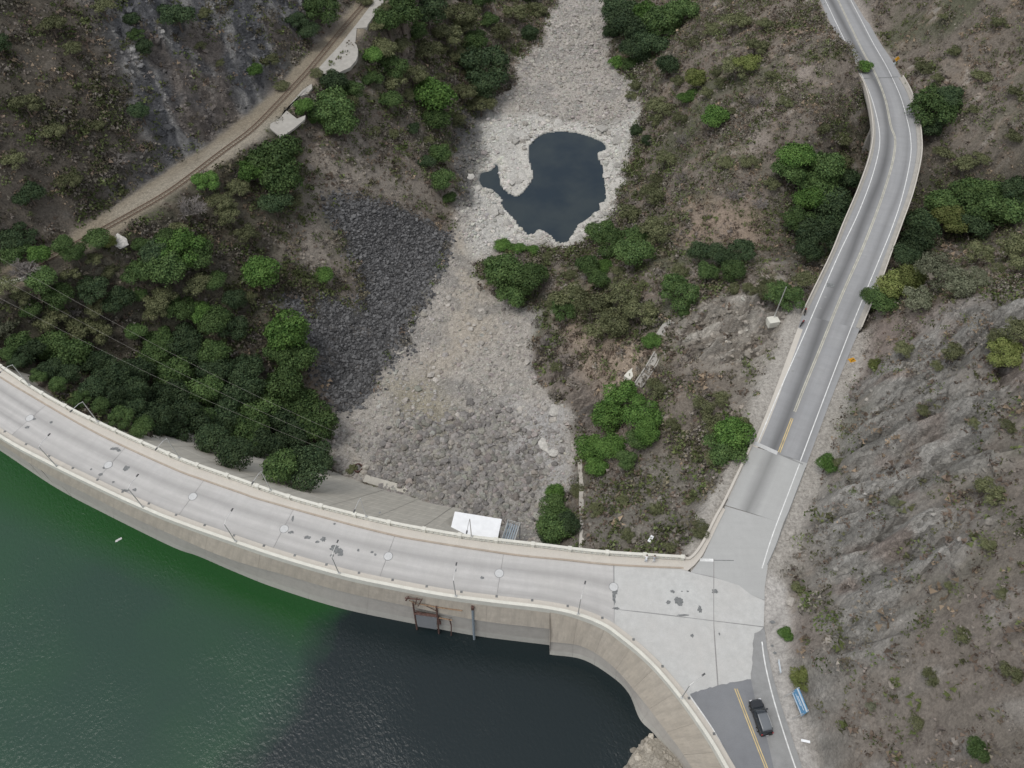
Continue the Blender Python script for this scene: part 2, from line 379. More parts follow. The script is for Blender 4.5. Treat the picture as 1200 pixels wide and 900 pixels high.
RW = [(938, 540), (972, 450), (1003, 370), (1032, 300), (1046, 265), (1058, 228), (1067, 185), (1067, 160), (1063, 140), (1056, 115), (1047, 94), (1038, 76), (1023, 50), (1008, 21), (997, 0), (978, -38)]
RL = [(806, 672), (822, 652), (842, 608), (852, 588), (882, 523), (905, 468), (935, 385), (943, 362), (973, 300), (988, 263), (1007, 218), (1020, 178), (1022, 145), (1014, 105), (1002, 82), (989, 60), (973, 27), (960, 0), (941, -36)]
RR = [(896, 690), (900, 662), (909, 640), (928, 590), (945, 545), (980, 452), (1012, 375), (1030, 333), (1042, 300), (1056, 262), (1069, 225), (1078, 185), (1078, 158), (1074, 132), (1066, 108), (1055, 88), (1045, 70), (1029, 46), (1014, 19), (1003, 0), (984, -38)]
rl = curve(RL, 0, 260); rr = curve(RR, 0, 260)
rcent = (rl + rr) / 2
def nearest(line, q): return int(np.argmin(np.hypot(*(line - np.asarray(q)).T)))
b0, b1 = nearest(rcent, (at(937, 385) + at(1012, 375)) / 2), nearest(rcent, at(1033, 90))       # the curved bridge
TR = [(470, -40), (440, -4), (400, 42), (372, 70), (340, 105), (300, 143), (262, 172), (205, 210), (160, 240), (125, 264), (80, 292), (30, 318), (-60, 360)]
track = curve(TR, 0, 200)
SOUTH_R = [(895, 733), (899, 760), (905, 790), (916, 828), (940, 899), (963, 960)]

# ------------------------------------------------------------------ ground levels
WATER = -14.0; POND = -35.2
CT = """690,0,-36.5;650,30,-36;640,100,-34.8;690,120,-34.6;600,190,-34.6;570,230,-34.5;600,160,-35;720,180,-34.5;718,265,-34;655,292,-34;560,270,-33.5;540,330,-32;470,420,-30.5;530,420,-31;600,420,-31;640,420,-30;450,500,-29;540,500,-29;620,500,-29;655,540,-28;430,560,-27;520,590,-24.5;600,600,-25.5;640,580,-26;655,600,-25;
500,300,-29.5;520,270,-31;440,400,-29;410,330,-22;390,250,-14;440,240,-18;480,250,-24;350,340,-17;370,400,-21;400,450,-28;330,300,-13;400,170,-9;450,180,-16;500,220,-25;540,190,-33;550,130,-33;570,70,-33;600,20,-34;500,100,-21;480,40,-13;530,20,-21;450,100,-11;445,60,-8;430,130,-10;
440,0,0;405,50,0;350,110,0;310,150,0;240,200,0;180,240,0;130,268,0;60,310,0;0,345,0;
230,250,-4;300,220,-6;335,180,-5;380,150,-6;330,240,-8;250,330,-9;150,300,-3;60,350,-4;300,400,-16;150,350,-7;250,400,-15;100,400,-11;0,400,-9;50,430,-8;200,440,-18;300,480,-23;200,500,-13;182,514,-7;215,528,-14;100,455,-6;0,420,-2;50,446,-2.5;100,474,-3;150,498,-4;300,530,-27;350,540,-27;360,470,-26;
860,560,-3;840,600,-3.5;820,635,-3;760,640,-4;700,638,-6;640,635,-12;700,580,-15;780,570,-8;740,520,-14;860,480,-4;800,450,-8;900,420,-2;850,380,-5;900,370,-2.5;925,370,-1.5;790,380,-10;740,400,-14;700,420,-20;690,470,-22;660,440,-27;660,380,-26;600,320,-31.5;650,330,-29;700,350,-22;760,340,-16;730,290,-25;800,300,-15;870,300,-11;920,320,-7;950,280,-14;980,230,-15;1000,180,-12;900,230,-11;820,230,-14;760,230,-26;740,190,-33;780,150,-23;850,150,-10;900,120,-4;955,130,-1;985,80,3.5;962,40,4.5;920,60,1;860,60,-6;800,60,-18;770,100,-24;745,60,-33;730,20,-35;800,10,-24;880,10,-6;945,5,0;740,-30,-36;850,-40,-16;
950,640,0.8;1000,600,6;1050,600,10;1100,600,14.5;1150,600,19;1200,600,23;1270,600,28;935,700,0.5;1000,700,6.5;1000,750,7.5;1100,750,16;1200,750,24;948,850,0.8;1000,870,6;1100,870,14;1200,870,22;1200,980,25;1000,980,5;965,530,1.5;995,440,1.5;1040,450,8;1100,450,13;1200,450,20;1020,390,1;1050,370,5;1100,370,12;1150,345,15;1190,355,16;1260,350,20;
1190,300,1;1100,310,-2;1060,310,-8;1100,250,-10;1150,230,-7;1200,230,-4;1090,180,-5;1130,150,1;1200,180,3;1100,100,3;1075,70,1.5;1050,30,1.5;1100,30,8;1200,60,13;1200,0,20;1100,-40,14;1300,0,28;1300,200,8;
755,868,-14.2;790,885,-10.5;735,900,-15.5;775,905,-12.5;815,905,-8;830,960,-6;770,960,-13;720,860,-19"""
cp = np.array([[float(a) for a in s.split(',')] for s in CT.replace('\n', '').split(';') if s.strip()])
cxy = at(cp[:, 0], cp[:, 1], 0) * ((CAM_H - cp[:, 2:3]) / CAM_H); cz = cp[:, 2]
wpts = [(0, 0, -35), (-100, 0, -35), (0, -100, -42), (-60, 30, -33), (-250, -150, -45), (-20, 25, -32), (20, 10, -24), (60, -60, 2), (110, -20, 28), (160, -120, 45), (220, 50, 60), (260, 200, 60), (220, 350, 40), (90, 330, 0), (60, 320, -28), (30, 350, -38), (-10, 330, -30), (-60, 340, 25), (-170, 320, 62), (-260, 200, 75), (-260, 90, 45), (-160, 85, 3), (-150, 50, -18), (-210, 0, -15), (30, 460, -46), (160, 460, 40), (-160, 460, 65), (0, 700, -30), (300, 700, 60), (-300, 700, 90), (500, 200, 80), (500, -200, 80), (-600, 200, 110), (-600, -200, -20), (0, -500, -45), (300, -500, 30), (-85, 80, -6), (-45, 62, -30), (-110, 100, -3)]
ft = track[::22]; nt_ = -normals(track)[::22]                # hill above the old track, stepped back from its foot
for p, q in zip(ft, nt_):
    for d, z in ((4.5, 0.6), (12, 9), (24, 21), (42, 36), (70, 52)): wpts.append((p[0] + q[0] * d, p[1] + q[1] * d, z))
wp = np.array(wpts, float)
PX = np.vstack([cxy, wp[:, :2]]); PZ = np.r_[cz, wp[:, 2]]
def tps(r2): return 0.5 * r2 * np.log(r2 + 1e-9)
sc = 100.0
A = PX / sc; nP = len(A); K = tps(((A[:, None] - A[None]) ** 2).sum(-1)) + np.eye(nP) * 2e-4
Pm = np.c_[np.ones(nP), A]; big = np.block([[K, Pm], [Pm.T, np.zeros((3, 3))]])
sol = np.linalg.solve(big, np.r_[PZ, 0, 0, 0])
def base_h(x, y):
    x = x / sc; y = y / sc; o = sol[nP] + sol[nP + 1] * x + sol[nP + 2] * y
    for i in range(nP): o = o + sol[i] * tps((x - A[i, 0]) ** 2 + (y - A[i, 1]) ** 2)
    return o
def axis(a, b, st, lo, hi, gr):
    c = list(np.arange(a, b + 1e-6, st)); s = st
    while c[-1] < hi: s *= gr; c.append(c[-1] + s)
    s = st; pre = []
    x = a
    while x > lo: s *= gr; x -= s; pre.append(x)
    return np.array(pre[::-1] + c)
GX = axis(-108, 112, 0.54, -700, 700, 1.05); GY = axis(22, 220, 0.54, -600, 900, 1.038)
XX, YY = np.meshgrid(GX, GY); HH = base_h(XX, YY)
HH = np.clip(HH, -48, 130)
class Ground:
    pass
def ground(x, y, H=None):
    H = HH if H is None else H
    x = np.clip(np.asarray(x, float), GX[0], GX[-1] - 1e-3); y = np.clip(np.asarray(y, float), GY[0], GY[-1] - 1e-3)
    i = np.clip(np.searchsorted(GX, x, side='right') - 1, 0, len(GX) - 2); j = np.clip(np.searchsorted(GY, y, side='right') - 1, 0, len(GY) - 2)
    fx = (x - GX[i]) / (GX[i + 1] - GX[i]); fy = (y - GY[j]) / (GY[j + 1] - GY[j])
    return (H[j, i] * (1 - fx) + H[j, i + 1] * fx) * (1 - fy) + (H[j + 1, i] * (1 - fx) + H[j + 1, i + 1] * fx) * fy
def hit(px, py, lift=0.0):
    """where the sight line comes within `lift` of the ground: (x, y, z ground), depth"""
    px = np.atleast_1d(np.asarray(px, float)); py = np.atleast_1d(np.asarray(py, float)); lift = np.broadcast_to(np.asarray(lift, float), px.shape)
    dx, dy, dz = rays(px, py); done = np.zeros(px.shape, bool); T = np.full(px.shape, 400.0) / FPX
    ts = np.linspace(50, 520, 941) / FPX
    for tt in ts:
        z = CAM_H + dz * tt; g_ = ground(dx * tt, dy * tt)
        h = (~done) & (z - g_ <= lift); T[h] = tt; done |= h
    x, y = dx * T, dy * T
    return x, y, ground(x, y), T * FPX
def region(pts):
    a = np.array(pts, float); x, y, z, _ = hit(a[:, 0], a[:, 1]); return np.stack([x, y], -1)
# flatten for the track, the roads, the junction; keep the ground out from under dam and bridge
dT = pdist(XX, YY, track[::4]); HH = 0 + (HH - 0) * sst(3.6, 8.0, dT) + (-0.05) * (1 - sst(3.6, 8.0, dT))
pre, post = rcent[:b0 + 1], rcent[b1:]
hwid = np.hypot(*(rl - rr).T) / 2
d_a = pdist(XX, YY, pre[::4]); kA = sst(6.2, 10.0, d_a); HH = HH * kA + (-0.14) * (1 - kA)
d_b = pdist(XX, YY, post[::4]); kB = sst(4.2, 7.0, d_b); HH = HH * kB + (-0.14) * (1 - kB)
brg = pdist(XX, YY, rcent[b0 + 6:b1 - 6:4]); kC = sst(4.5, 9, brg)
HH = np.where(brg < 9, np.minimum(HH, -3.2 * (1 - kC) + 3 * kC), HH)
jn = at(*np.array([(800, 680), (836, 676), (895, 668), (920, 690), (924, 740), (915, 760), (921, 790), (930, 828), (944, 860), (956, 899), (975, 960), (880, 970), (850, 899), (800, 822), (750, 766)], float).T)
sj = sdist(XX, YY, jn); HH = np.where(sj > -3, HH * (1 - sst(-3, 0, sj)) + (-0.14) * sst(-3, 0, sj), HH)
damp = np.vstack([capD, at(*np.array([(803, 655), (806, 690), (760, 720)], float).T), capU[:iS + 220][::-1]])
sd = sdist(XX, YY, damp); HH = np.where((sd > -0.3) & (sj < 0.0), np.minimum(HH, -3.0), HH)
up_side = sdist(XX, YY, np.vstack([capU[:], [(80, -300), (-600, -300), (-400, 150)]]))      # reservoir side of the wall
shore = sdist(XX, YY, at(*np.array([(757, 862), (800, 872), (860, 960), (900, 1060), (700, 1060), (722, 915), (738, 888)], float).T, WATER))
pull = (up_side > -0.5) & (sj < 1)
lakebed = np.where(shore > 0, -13.9 + np.minimum(shore * 0.55, 5.5), -14.0 + np.maximum(shore, -12) * 1.2)
west = sst(-120, -160, XX); south = sst(20, -10, YY)
HH = np.where(pull & (west < 0.02), np.minimum(lakebed, 0), HH)
# zones ---------------------------------------------------------------
wx = (fbm(XX / 7, YY / 7, 4, 11) - 0.5) * 9; wy = (fbm(XX / 7, YY / 7, 4, 31) - 0.5) * 9
def zone(pts, soft=2.0, warp=1.0, world=False):
    poly = np.array(pts, float) if world else region(pts)
    return sst(-soft, soft, sdist(XX + wx * warp, YY + wy * warp, poly))
RIVER = [(655, -40), (652, 5), (630, 55), (605, 70), (595, 110), (565, 125), (548, 160), (540, 190), (535, 240), (530, 290), (505, 345), (470, 410), (440, 450), (395, 480), (385, 520), (400, 560), (440, 580), (530, 612), (600, 640), (650, 640), (640, 600), (672, 570), (678, 520), (660, 480), (632, 440), (620, 390), (632, 365), (560, 340), (560, 312), (600, 292), (650, 290), (705, 275), (718, 250), (735, 200), (745, 150), (755, 120), (730, 90), (712, 60), (712, 20), (708, -40)]
SCREE = [(395, 232), (420, 224), (460, 240), (505, 258), (530, 275), (527, 300), (512, 335), (490, 375), (462, 425), (425, 462), (395, 478), (378, 455), (368, 420), (335, 372), (345, 350), (375, 355), (410, 365), (422, 340), (408, 300), (392, 262)]
PALE = [(570, 130), (640, 140), (730, 140), (752, 130), (730, 200), (718, 262), (680, 282), (640, 285), (600, 285), (560, 300), (545, 240), (545, 190)]
POOL = [(621, 171), (634, 158), (655, 154), (684, 158), (705, 166), (711, 175), (700, 180), (703, 195), (708, 215), (707, 240), (690, 255), (674, 268), (668, 281), (655, 284), (646, 276), (632, 268), (622, 276), (612, 268), (603, 256), (592, 245), (590, 234), (608, 230), (624, 215), (624, 200), (619, 185)]
POOL2 = [(561, 212), (563, 204), (575, 200), (581, 192), (584, 200), (585, 214), (594, 226), (604, 232), (592, 235), (578, 223), (566, 220)]
CLIFF = [(120, -40), (140, 60), (165, 120), (175, 180), (140, 232), (240, 185), (300, 133), (350, 70), (395, 10), (400, -40)]
RHILL = [(930, 640), (960, 560), (1000, 470), (1015, 440), (1060, 385), (1100, 370), (1150, 350), (1200, 345), (1300, 330), (1300, 420), (1150, 470), (1140, 560), (1130, 640), (1080, 720), (1010, 780), (990, 860), (960, 980), (940, 980), (940, 800), (925, 740)]
PALER = [(800, 365), (860, 350), (925, 370), (918, 430), (890, 490), (870, 480), (850, 440), (810, 420), (780, 400)]
OCH = [(640, 430), (690, 330), (690, 370), (770, 410), (740, 450), (700, 470), (680, 480)]
CBANK = [(670, 640), (690, 560), (760, 520), (850, 540), (850, 600), (815, 655), (740, 655)]
zr = zone(RIVER, 1.6, 0.55); zs = zone(SCREE, 2.6, 0.75); zp = zone(PALE, 3, 0.8); zc_ = zone(CLIFF, 5, 1.2); zh = zone(RHILL, 5, 1.4); zpr = zone(PALER, 4, 1.0)
zo = zone(OCH, 4, 0.8); zcb = zone(CBANK, 3, 0.6)
zrub = zone([(420, 520), (470, 490), (560, 480), (640, 520), (640, 560), (600, 640), (520, 615), (440, 585)], 5, 0.7)
ztan = zone([(520, 250), (540, 330), (520, 400), (480, 430), (520, 440), (580, 390), (570, 300)], 4, 0.7)
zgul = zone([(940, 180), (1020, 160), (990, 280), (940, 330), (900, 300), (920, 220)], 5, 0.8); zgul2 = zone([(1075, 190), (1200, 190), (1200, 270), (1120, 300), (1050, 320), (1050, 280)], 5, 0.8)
poolw = [resample(smooth(np.vstack([q_, q_[:1]]), 90), 90)[:-1] for q_ in (at(*np.array(P_, float).T, POND) for P_ in (POOL, POOL2))]
pd = np.maximum(sdist(XX + wx * 0.16, YY + wy * 0.16, poolw[0]), sdist(XX + wx * 0.1, YY + wy * 0.1, poolw[1]))
trackz = 1 - sst(2.6, 5.0, dT + wx * 0.35)
n_a = fbm(XX / 14, YY / 14, 5, 3); n_b = fbm(XX / 3, YY / 3, 4, 17); n_c = fbm(XX / 1.1, YY / 1.1, 3, 23)
def L(c): return np.array(c)[None, None, :]
def mixc(C, c, m): return C * (1 - m[..., None]) + L(c) * m[..., None]
C = np.zeros(XX.shape + (3,)) + L((0.150, 0.125, 0.098))
C = mixc(C, (0.160, 0.133, 0.106), sst(0.45, 0.65, n_a)); C = mixc(C, (0.085, 0.09, 0.05), sst(0.5, 0.7, fbm(XX / 9, YY / 9, 4, 41)) * 0.8)
C = mixc(C, (0.20, 0.15, 0.105), sst(0.55, 0.72, n_b) * 0.7)
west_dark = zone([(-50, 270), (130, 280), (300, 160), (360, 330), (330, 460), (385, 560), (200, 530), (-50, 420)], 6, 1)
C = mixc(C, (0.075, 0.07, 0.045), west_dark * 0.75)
C = mixc(C, (0.27, 0.25, 0.22), sst(0.66, 0.78, n_b) * (1 - west_dark) * 0.6)
lp = zone([(370, 170), (420, 150), (470, 200), (520, 240), (470, 232), (410, 222), (385, 260), (395, 300), (380, 330), (330, 320), (350, 250)], 4, 0.7)
C = mixc(C, (0.21, 0.18, 0.145), lp)
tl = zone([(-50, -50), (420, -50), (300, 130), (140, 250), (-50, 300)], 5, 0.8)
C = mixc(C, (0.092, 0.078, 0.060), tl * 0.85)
# rock faces
STR_U = XX * 0.93 + YY * 0.37; STR_V = -XX * 0.37 + YY * 0.93
lay = fbm(STR_U / 9, STR_V / 1.3, 5, 51); lay2 = ridge(STR_U / 7 + wx / 12, STR_V / 2.1 + wy / 9, 4, 61)
zh2 = np.clip(zh - 0.55 * sst(0.55, 0.68, n_a), 0, 1)
C = mixc(C, (0.235, 0.222, 0.198), zh2); C = mixc(C, (0.135, 0.13, 0.115), zh2 * sst(0.5, 0.62, lay) * .6); C = mixc(C, (0.32, 0.305, 0.275), zh2 * sst(0.66, 0.9, lay2) * 0.6)
C = mixc(C, (0.20, 0.145, 0.115), zh2 * sst(0.58, 0.72, fbm(XX / 5, YY / 5, 3, 77)) * 0.6)
rest = zone([(1010, 780), (1080, 720), (1130, 640), (1150, 470), (1300, 430), (1300, 980), (960, 980)], 6, 1.2)
C = mixc(C, (0.185, 0.157, 0.130), rest * (1 - zh) * 0.85); C = mixc(C, (0.25, 0.235, 0.21), rest * (1 - zh) * sst(0.60, 0.76, n_b) * 0.4)
cu = XX * 0.62 + YY * 0.2; cv = XX * 0.55 - YY * 0.83
C = mixc(C, (0.088, 0.089, 0.094), zc_); C = mixc(C, (0.25, 0.24, 0.225), zc_ * sst(0.66, 0.85, ridge(XX / 3 + YY / 8, YY / 12 - XX / 20, 4, 81)) * 0.8)
C = mixc(C, (0.13, 0.10, 0.075), zc_ * sst(0.60, 0.70, n_a) * 0.6)
C = mixc(C, (0.27, 0.24, 0.20), zpr * 0.85); C = mixc(C, (0.16, 0.135, 0.105), zpr * sst(0.46, 0.58, n_b) * 0.8); C = mixc(C, (0.36, 0.33, 0.28), zpr * sst(0.6, 0.8, lay2) * .6)
C = mixc(C, (0.29, 0.22, 0.155), zo * 0.8); C = mixc(C, (0.16, 0.145, 0.12), zcb * 0.8)
och2 = zone([(800, 240), (900, 250), (920, 290), (880, 290), (800, 290)], 5, 1); C = mixc(C, (0.25, 0.18, 0.125), och2 * 0.7)
pinkr = zone([(1000, 390), (1100, 350), (1180, 340), (1060, 400), (1010, 450)], 3, 0.6); C = mixc(C, (0.25, 0.19, 0.16), pinkr * 0.6)
stripe = zone([(870, 150), (945, 70), (955, 80), (900, 150), (865, 200)], 3, 0.7); C = mixc(C, (0.27, 0.225, 0.19), stripe * 0.7)
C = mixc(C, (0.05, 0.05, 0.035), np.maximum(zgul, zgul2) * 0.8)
C = mixc(C, (0.38, 0.352, 0.315), zr); C = mixc(C, (0.39, 0.35, 0.295), zr * ztan); C = mixc(C, (0.24, 0.23, 0.215), zr * (1 - zp) * sst(.52, .64, fbm(XX / 6, YY / 6, 4, 201)) * .6); C = mixc(C, (0.47, 0.455, 0.42), zr * zp); C = mixc(C, (0.29, 0.275, 0.255), zrub * zr * 0.7)
C = mixc(C, (0.27, 0.24, 0.16), zr * zone([(455, 450), (500, 440), (540, 490), (520, 520), (470, 500)], 4, 0.5) * 0.6)
C = mixc(C, (0.40, 0.39, 0.38), zr * zone([(600, 470), (660, 480), (680, 560), (640, 580), (600, 530)], 4, 0.6) * 0.7)
rim = sst(-3.5, -0.6, pd + n_b * 2) * (pd < 0); C = mixc(C, (0.55, 0.53, 0.48), rim * 0.8)
C = mixc(C, (0.20, 0.21, 0.20), sst(-0.5, 0.3, pd))
dkb = zone([(532, 110), (572, 105), (566, 190), (552, 245), (535, 240)], 2, 0.5); C = mixc(C, (0.10, 0.10, 0.10), dkb * 0.85)
C = mixc(C, (0.09, 0.089, 0.089), zs)
C = mixc(C, (0.20, 0.18, 0.16), zs * sst(0.60, 0.75, n_b) * 0.5)
C = mixc(C, (0.215, 0.185, 0.14), trackz * 0.95); tr2 = zone([(135, 262), (205, 222), (270, 185), (330, 150), (330, 138), (260, 168), (130, 250)], 2.5, 0.4); C = mixc(C, (0.27, 0.245, 0.20), tr2 * 0.7)
shoul = (1 - sst(6.0, 8.6, d_a + wx * 0.25)); C = mixc(C, (0.32, 0.30, 0.27), shoul * 0.9); C = mixc(C, (0.33, 0.29, 0.25), (1 - sst(4.5, 7.5, d_b + wx * 0.3)) * 0.7)
C = mixc(C, (0.38, 0.36, 0.335), sst(-1.6, 0.3, sj + wx * 0.2)); C = mixc(C, (0.36, 0.33, 0.28), (shore > -3) * pull * 1.0)
crag = zone([(632, 385), (660, 400), (690, 440), (705, 480), (690, 520), (668, 510), (650, 465), (628, 425)], 2.5, .6) * (1 - zr)
C = mixc(C, (0.20, 0.17, 0.145), crag * .8); C = mixc(C, (0.10, 0.09, 0.08), crag * sst(.5, .6, n_b) * .8)
mR = np.clip(np.maximum.reduce([crag, zh2, zc_, zpr * 0.9, rest * 0.35]), 0, 1) * (1 - zr) * (1 - shoul); mG = np.clip(np.maximum.reduce([zr, zs, (shore > -3) * pull * 1.0]), 0, 1)
# relief
keep = sst(0.5, 4, np.minimum.reduce([dT - 2.5, d_a - 5, d_b - 4, -sj])) 
rel = (n_a - 0.5) * 3.0 + (n_b - 0.5) * 1.3 + (n_c - 0.5) * 0.45
f1, f2, fid = cells(STR_U / 4.5 + wx / 9, STR_V / 1.7 + wy / 9, 91); blk = (fid - 0.5) * 1.3 - sst(0.12, 0.0, f2 - f1) * 0.7
def saw(u, k=0.78):
    f = u - np.floor(u); return np.where(f < k, f / k, (1 - f) / (1 - k))
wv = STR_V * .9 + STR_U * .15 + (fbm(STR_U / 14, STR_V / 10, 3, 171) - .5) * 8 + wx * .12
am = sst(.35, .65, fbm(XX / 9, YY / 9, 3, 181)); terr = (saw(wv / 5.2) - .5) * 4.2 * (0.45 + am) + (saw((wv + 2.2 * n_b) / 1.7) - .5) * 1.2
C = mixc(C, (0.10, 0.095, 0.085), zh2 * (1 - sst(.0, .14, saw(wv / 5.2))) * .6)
relrock = terr * np.maximum.reduce([zh2, rest * .6, crag * .8, zpr * 1.1]) + (lay - 0.5) * 1.6 + (lay2 - 0.6) * 1.6 + blk * 0.8 + (n_c - 0.5) * 0.8
cl = (ridge(XX / 5 + YY / 14, YY / 16 - XX / 30, 4, 101) - 0.6) * 5.0 + blk * 1.0 + (n_c - 0.5) * 0.9
c1, c2, ci = cells(XX / 1.5 + wx / 10, YY / 1.5, 111); c3, c4, ci2 = cells(XX / 3.4, YY / 3.4, 121)
rg = (ci - 0.5) * 0.45 + (ci2 - 0.5) * 0.4 * (0.3 + zrub) - sst(0.2, 0.0, c2 - c1) * 0.25 + (n_b - 0.5) * 0.8
relief = rel * (1 - mR) * (1 - mG) + relrock * mR * (1 - zc_) + cl * zc_ * (1 - mG) + rg * mG
smallz = np.maximum(zs, 0)
HH = HH + relief * np.clip(keep, 0, 1) * (1 - 0.4 * smallz) * np.where(pull, 0.35, 1.0)
under = sst(-0.8, 0.8, pd); HH = HH * (1 - under) + (POND - 0.25 - np.clip(pd, 0, 5) * 0.5) * under
nearp = sst(-7, -1.0, pd) * (pd < 0.8); HH = np.where((pd > -28) & (pd < -7) & (zr > 0.3), np.maximum(HH, POND + 0.5), HH)
HH = np.where(pd > -7, np.where(under < 0.5, HH * (1 - nearp) + np.maximum(POND + 0.12 + np.clip(-pd, 0, 7) * 0.10 + rg * 0.55, POND + 0.22) * nearp, HH), HH)
HH = np.where((sd > -0.3) & (sj < 0.0) & ~(sj > -3), np.minimum(HH, -3.0), HH)
HH = np.where((pd < -0.3) & (pd > -25), np.maximum(HH, POND + .2), HH)
HH = np.where((dT < 12) & (sdist(XX, YY, at(*np.array([(300, 160), (360, 90), (440, -10), (470, -10), (460, 20), (425, 80), (350, 165)], float).T)) > 0), np.minimum(HH, 0.02), HH)
ny, nx = XX.shape; mR = np.clip(mR, 0, 1)
vid = np.arange(nx * ny).reshape(ny, nx)
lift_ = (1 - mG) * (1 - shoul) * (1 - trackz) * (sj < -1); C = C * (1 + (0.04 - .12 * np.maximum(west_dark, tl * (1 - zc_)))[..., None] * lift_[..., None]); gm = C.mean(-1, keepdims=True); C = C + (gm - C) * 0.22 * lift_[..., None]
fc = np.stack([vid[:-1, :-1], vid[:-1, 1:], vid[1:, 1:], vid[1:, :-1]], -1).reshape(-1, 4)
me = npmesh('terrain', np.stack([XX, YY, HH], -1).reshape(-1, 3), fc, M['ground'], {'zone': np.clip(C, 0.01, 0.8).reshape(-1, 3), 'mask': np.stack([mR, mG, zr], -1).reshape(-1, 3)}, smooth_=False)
ter = link('terrain', me); tag(ter, kind='structure')
def samp(F, x, y): return ground(x, y, F)

# ------------------------------------------------------------------ water
t = NT('reservoir_water'); g = t.geo()
mp = t.mapping(g, (1, 1, 0), (0, 0, R(-35))); w1 = t.noise(2.1, 4, t.mapping(mp, (1.0, 0.7, 1)), 0.6, 0.3); w2 = t.noise(0.08, 3, g)
sx = t.sep(g)
edge = t.math('ADD', t.math('ADD', sx[0], t.math('MULTIPLY', sx[1], -0.55)), t.math('MULTIPLY', t.math('SUBTRACT', t.noise(0.05, 4, g), 0.5), 26))
green = t.ramp(t.math('DIVIDE', t.math('ADD', edge, 120), 120.0), [(0.20, 1.0), (0.535, 0.9), (0.60, 0.0)])
near = t.ramp(t.math('DIVIDE', t.math('ADD', sx[1], t.math('MULTIPLY', sx[0], 0.42)), 50.0), [(0.46, 0.0), (0.58, 1.0)])
base = t.mix(green, (0.011, 0.018, 0.020), t.mix(t.ramp(t.noise(0.03, 3, g), [(0.4, 0.0), (0.6, 1.0)]), (0.022, 0.052, 0.036), (0.023, 0.064, 0.034))); base = t.mix(t.math('MULTIPLY', near, t.sep(green)[0] if False else green), base, (0.013, 0.062, 0.015))
t.col(base); t.b.inputs['Roughness'].default_value = 0.16; t.b.inputs['IOR'].default_value = 1.33; t.b.inputs['Specular IOR Level'].default_value = 0.5
amp = t.ramp(t.noise(0.035, 3, g), [(0.38, 0.25), (0.6, 1.0)])
t.normal(t.bump(t.math('MULTIPLY', w1, amp), 0.6, 0.19)); M['lake'] = t.m
wallw = offset(capU, -0.1)
def base_line(pts, z, n): return curve(pts, z, n)
PBL = [(-150, 415), (-70, 473), (0, 520), (55, 555), (110, 583), (155, 606), (200, 626), (245, 646), (287, 661), (327, 672), (400, 693), (467, 708), (560, 727), (644, 737)]
WLL = [(-150, 425), (-70, 484), (0, 528), (63, 570), (117, 599), (200, 640), (233, 652), (277, 671), (323, 689), (400, 713), (490, 732), (557, 745), (644, 756)]
PBR = [(644, 752), (683, 758), (717, 780), (750, 817), (783, 860), (800, 883), (840, 945)]
WLR = [(644, 767), (683, 773), (717, 793), (737, 813), (750, 843), (768, 862), (800, 905), (830, 955)]
nL = 220; upL = resample(capU[:iS + 1], nL); pbL = curve(PBL, -6, nL); wlL = curve(WLL, WATER, nL)
nR = 130; upR = resample(capU[iS:], nR); pbR = curve(PBR, -9, nR); wlR = curve(WLR, WATER, nR)
lakep = np.vstack([wlL[:-1:4] , wlL[-1:], wlR[::4]]) + 0.0
inner = offset(lakep, 1.2)
lp_ = np.vstack([inner, [(60, -60), (60, -600), (-700, -600), (-700, 160), (-230, 150)]])
lake = sheet('reservoir', lp_, WATER, M['lake'], world=True, kind='structure')
t = NT('pond_water'); g = t.geo(); t.col(t.mix(t.ramp(t.noise(0.1, 3, g), [(0.35, 0.0), (0.65, 1.0)]), (0.024, 0.036, 0.048), (0.040, 0.052, 0.058)))
t.b.inputs['Roughness'].default_value = 0.06; t.b.inputs['IOR'].default_value = 1.33; t.normal(t.bump(t.noise(1.6, 3, g), 0.12, 0.05)); M['pond'] = t.m
pa = np.vstack(poolw); lo, hi = pa.min(0) - 3, pa.max(0) + 3
sheet('pond', [(lo[0], lo[1]), (hi[0], lo[1]), (hi[0], hi[1]), (lo[0], hi[1])], POND, M['pond'], world=True, kind='structure')
#@@DAM
# ------------------------------------------------------------------ the dam
dam = empty('dam', (0, 0, 0), 0, 'long curved concrete dam with a road along its crest holding back the green reservoir', 'dam')
seg = 10
def spans(n, k):
    e = np.linspace(0, n - 1, k + 1).astype(int); return list(zip(e[:-1], e[1:]))
man_px = [(35, 490), (127, 545), (226, 582), (333, 620), (455, 652), (585, 672), (719, 688)]
man = np.array([at(a, b) for a, b in man_px])
# deck slabs between the joints that run through the round covers
js = [0] + [nearest(kerbD, m + (kerbD[nearest(kerbD, m)] - m) * 1.0) for m in man]
walkL = walkU
def walk_at(i):     # partner point on the upstream walkway for a kerb point: straight across the deck
    d = kerbD[i]; nn = -normals(kerbD)[i]; k = walkU - d; across = np.abs(k[:, 0] * nn[1] - k[:, 1] * nn[0]) + (k @ nn < 0) * 1e6
    return int(np.argmin(across))
for a, b in zip(js[:-1], js[1:]):
    if b - a < 2: continue
    ia, ib = walk_at(a), walk_at(b); kl = resample(kerbD[a:b + 1], 24); wl = resample(walkU[ia:ib + 1], 24)
    t0 = (kl[1] - kl[0]); t0 /= np.hypot(*t0); kl[0] += t0 * 0.025; wl[0] += t0 * 0.025; kl[-1] -= t0 * 0.025; wl[-1] -= t0 * 0.025
    m = MB(); m.loft([(kl, -0.8), (kl, 0.0), (kl + (wl - kl) * 0.25, 0.015), (kl + (wl - kl) * 0.5, 0.03), (kl + (wl - kl) * 0.75, 0.015), (wl, 0.0), (wl, -0.8)])
    uvs = m.uv; m.uv = [(u, v - 0.8) for u, v in uvs]; m.build('deck_slab', M['deck'], dam)
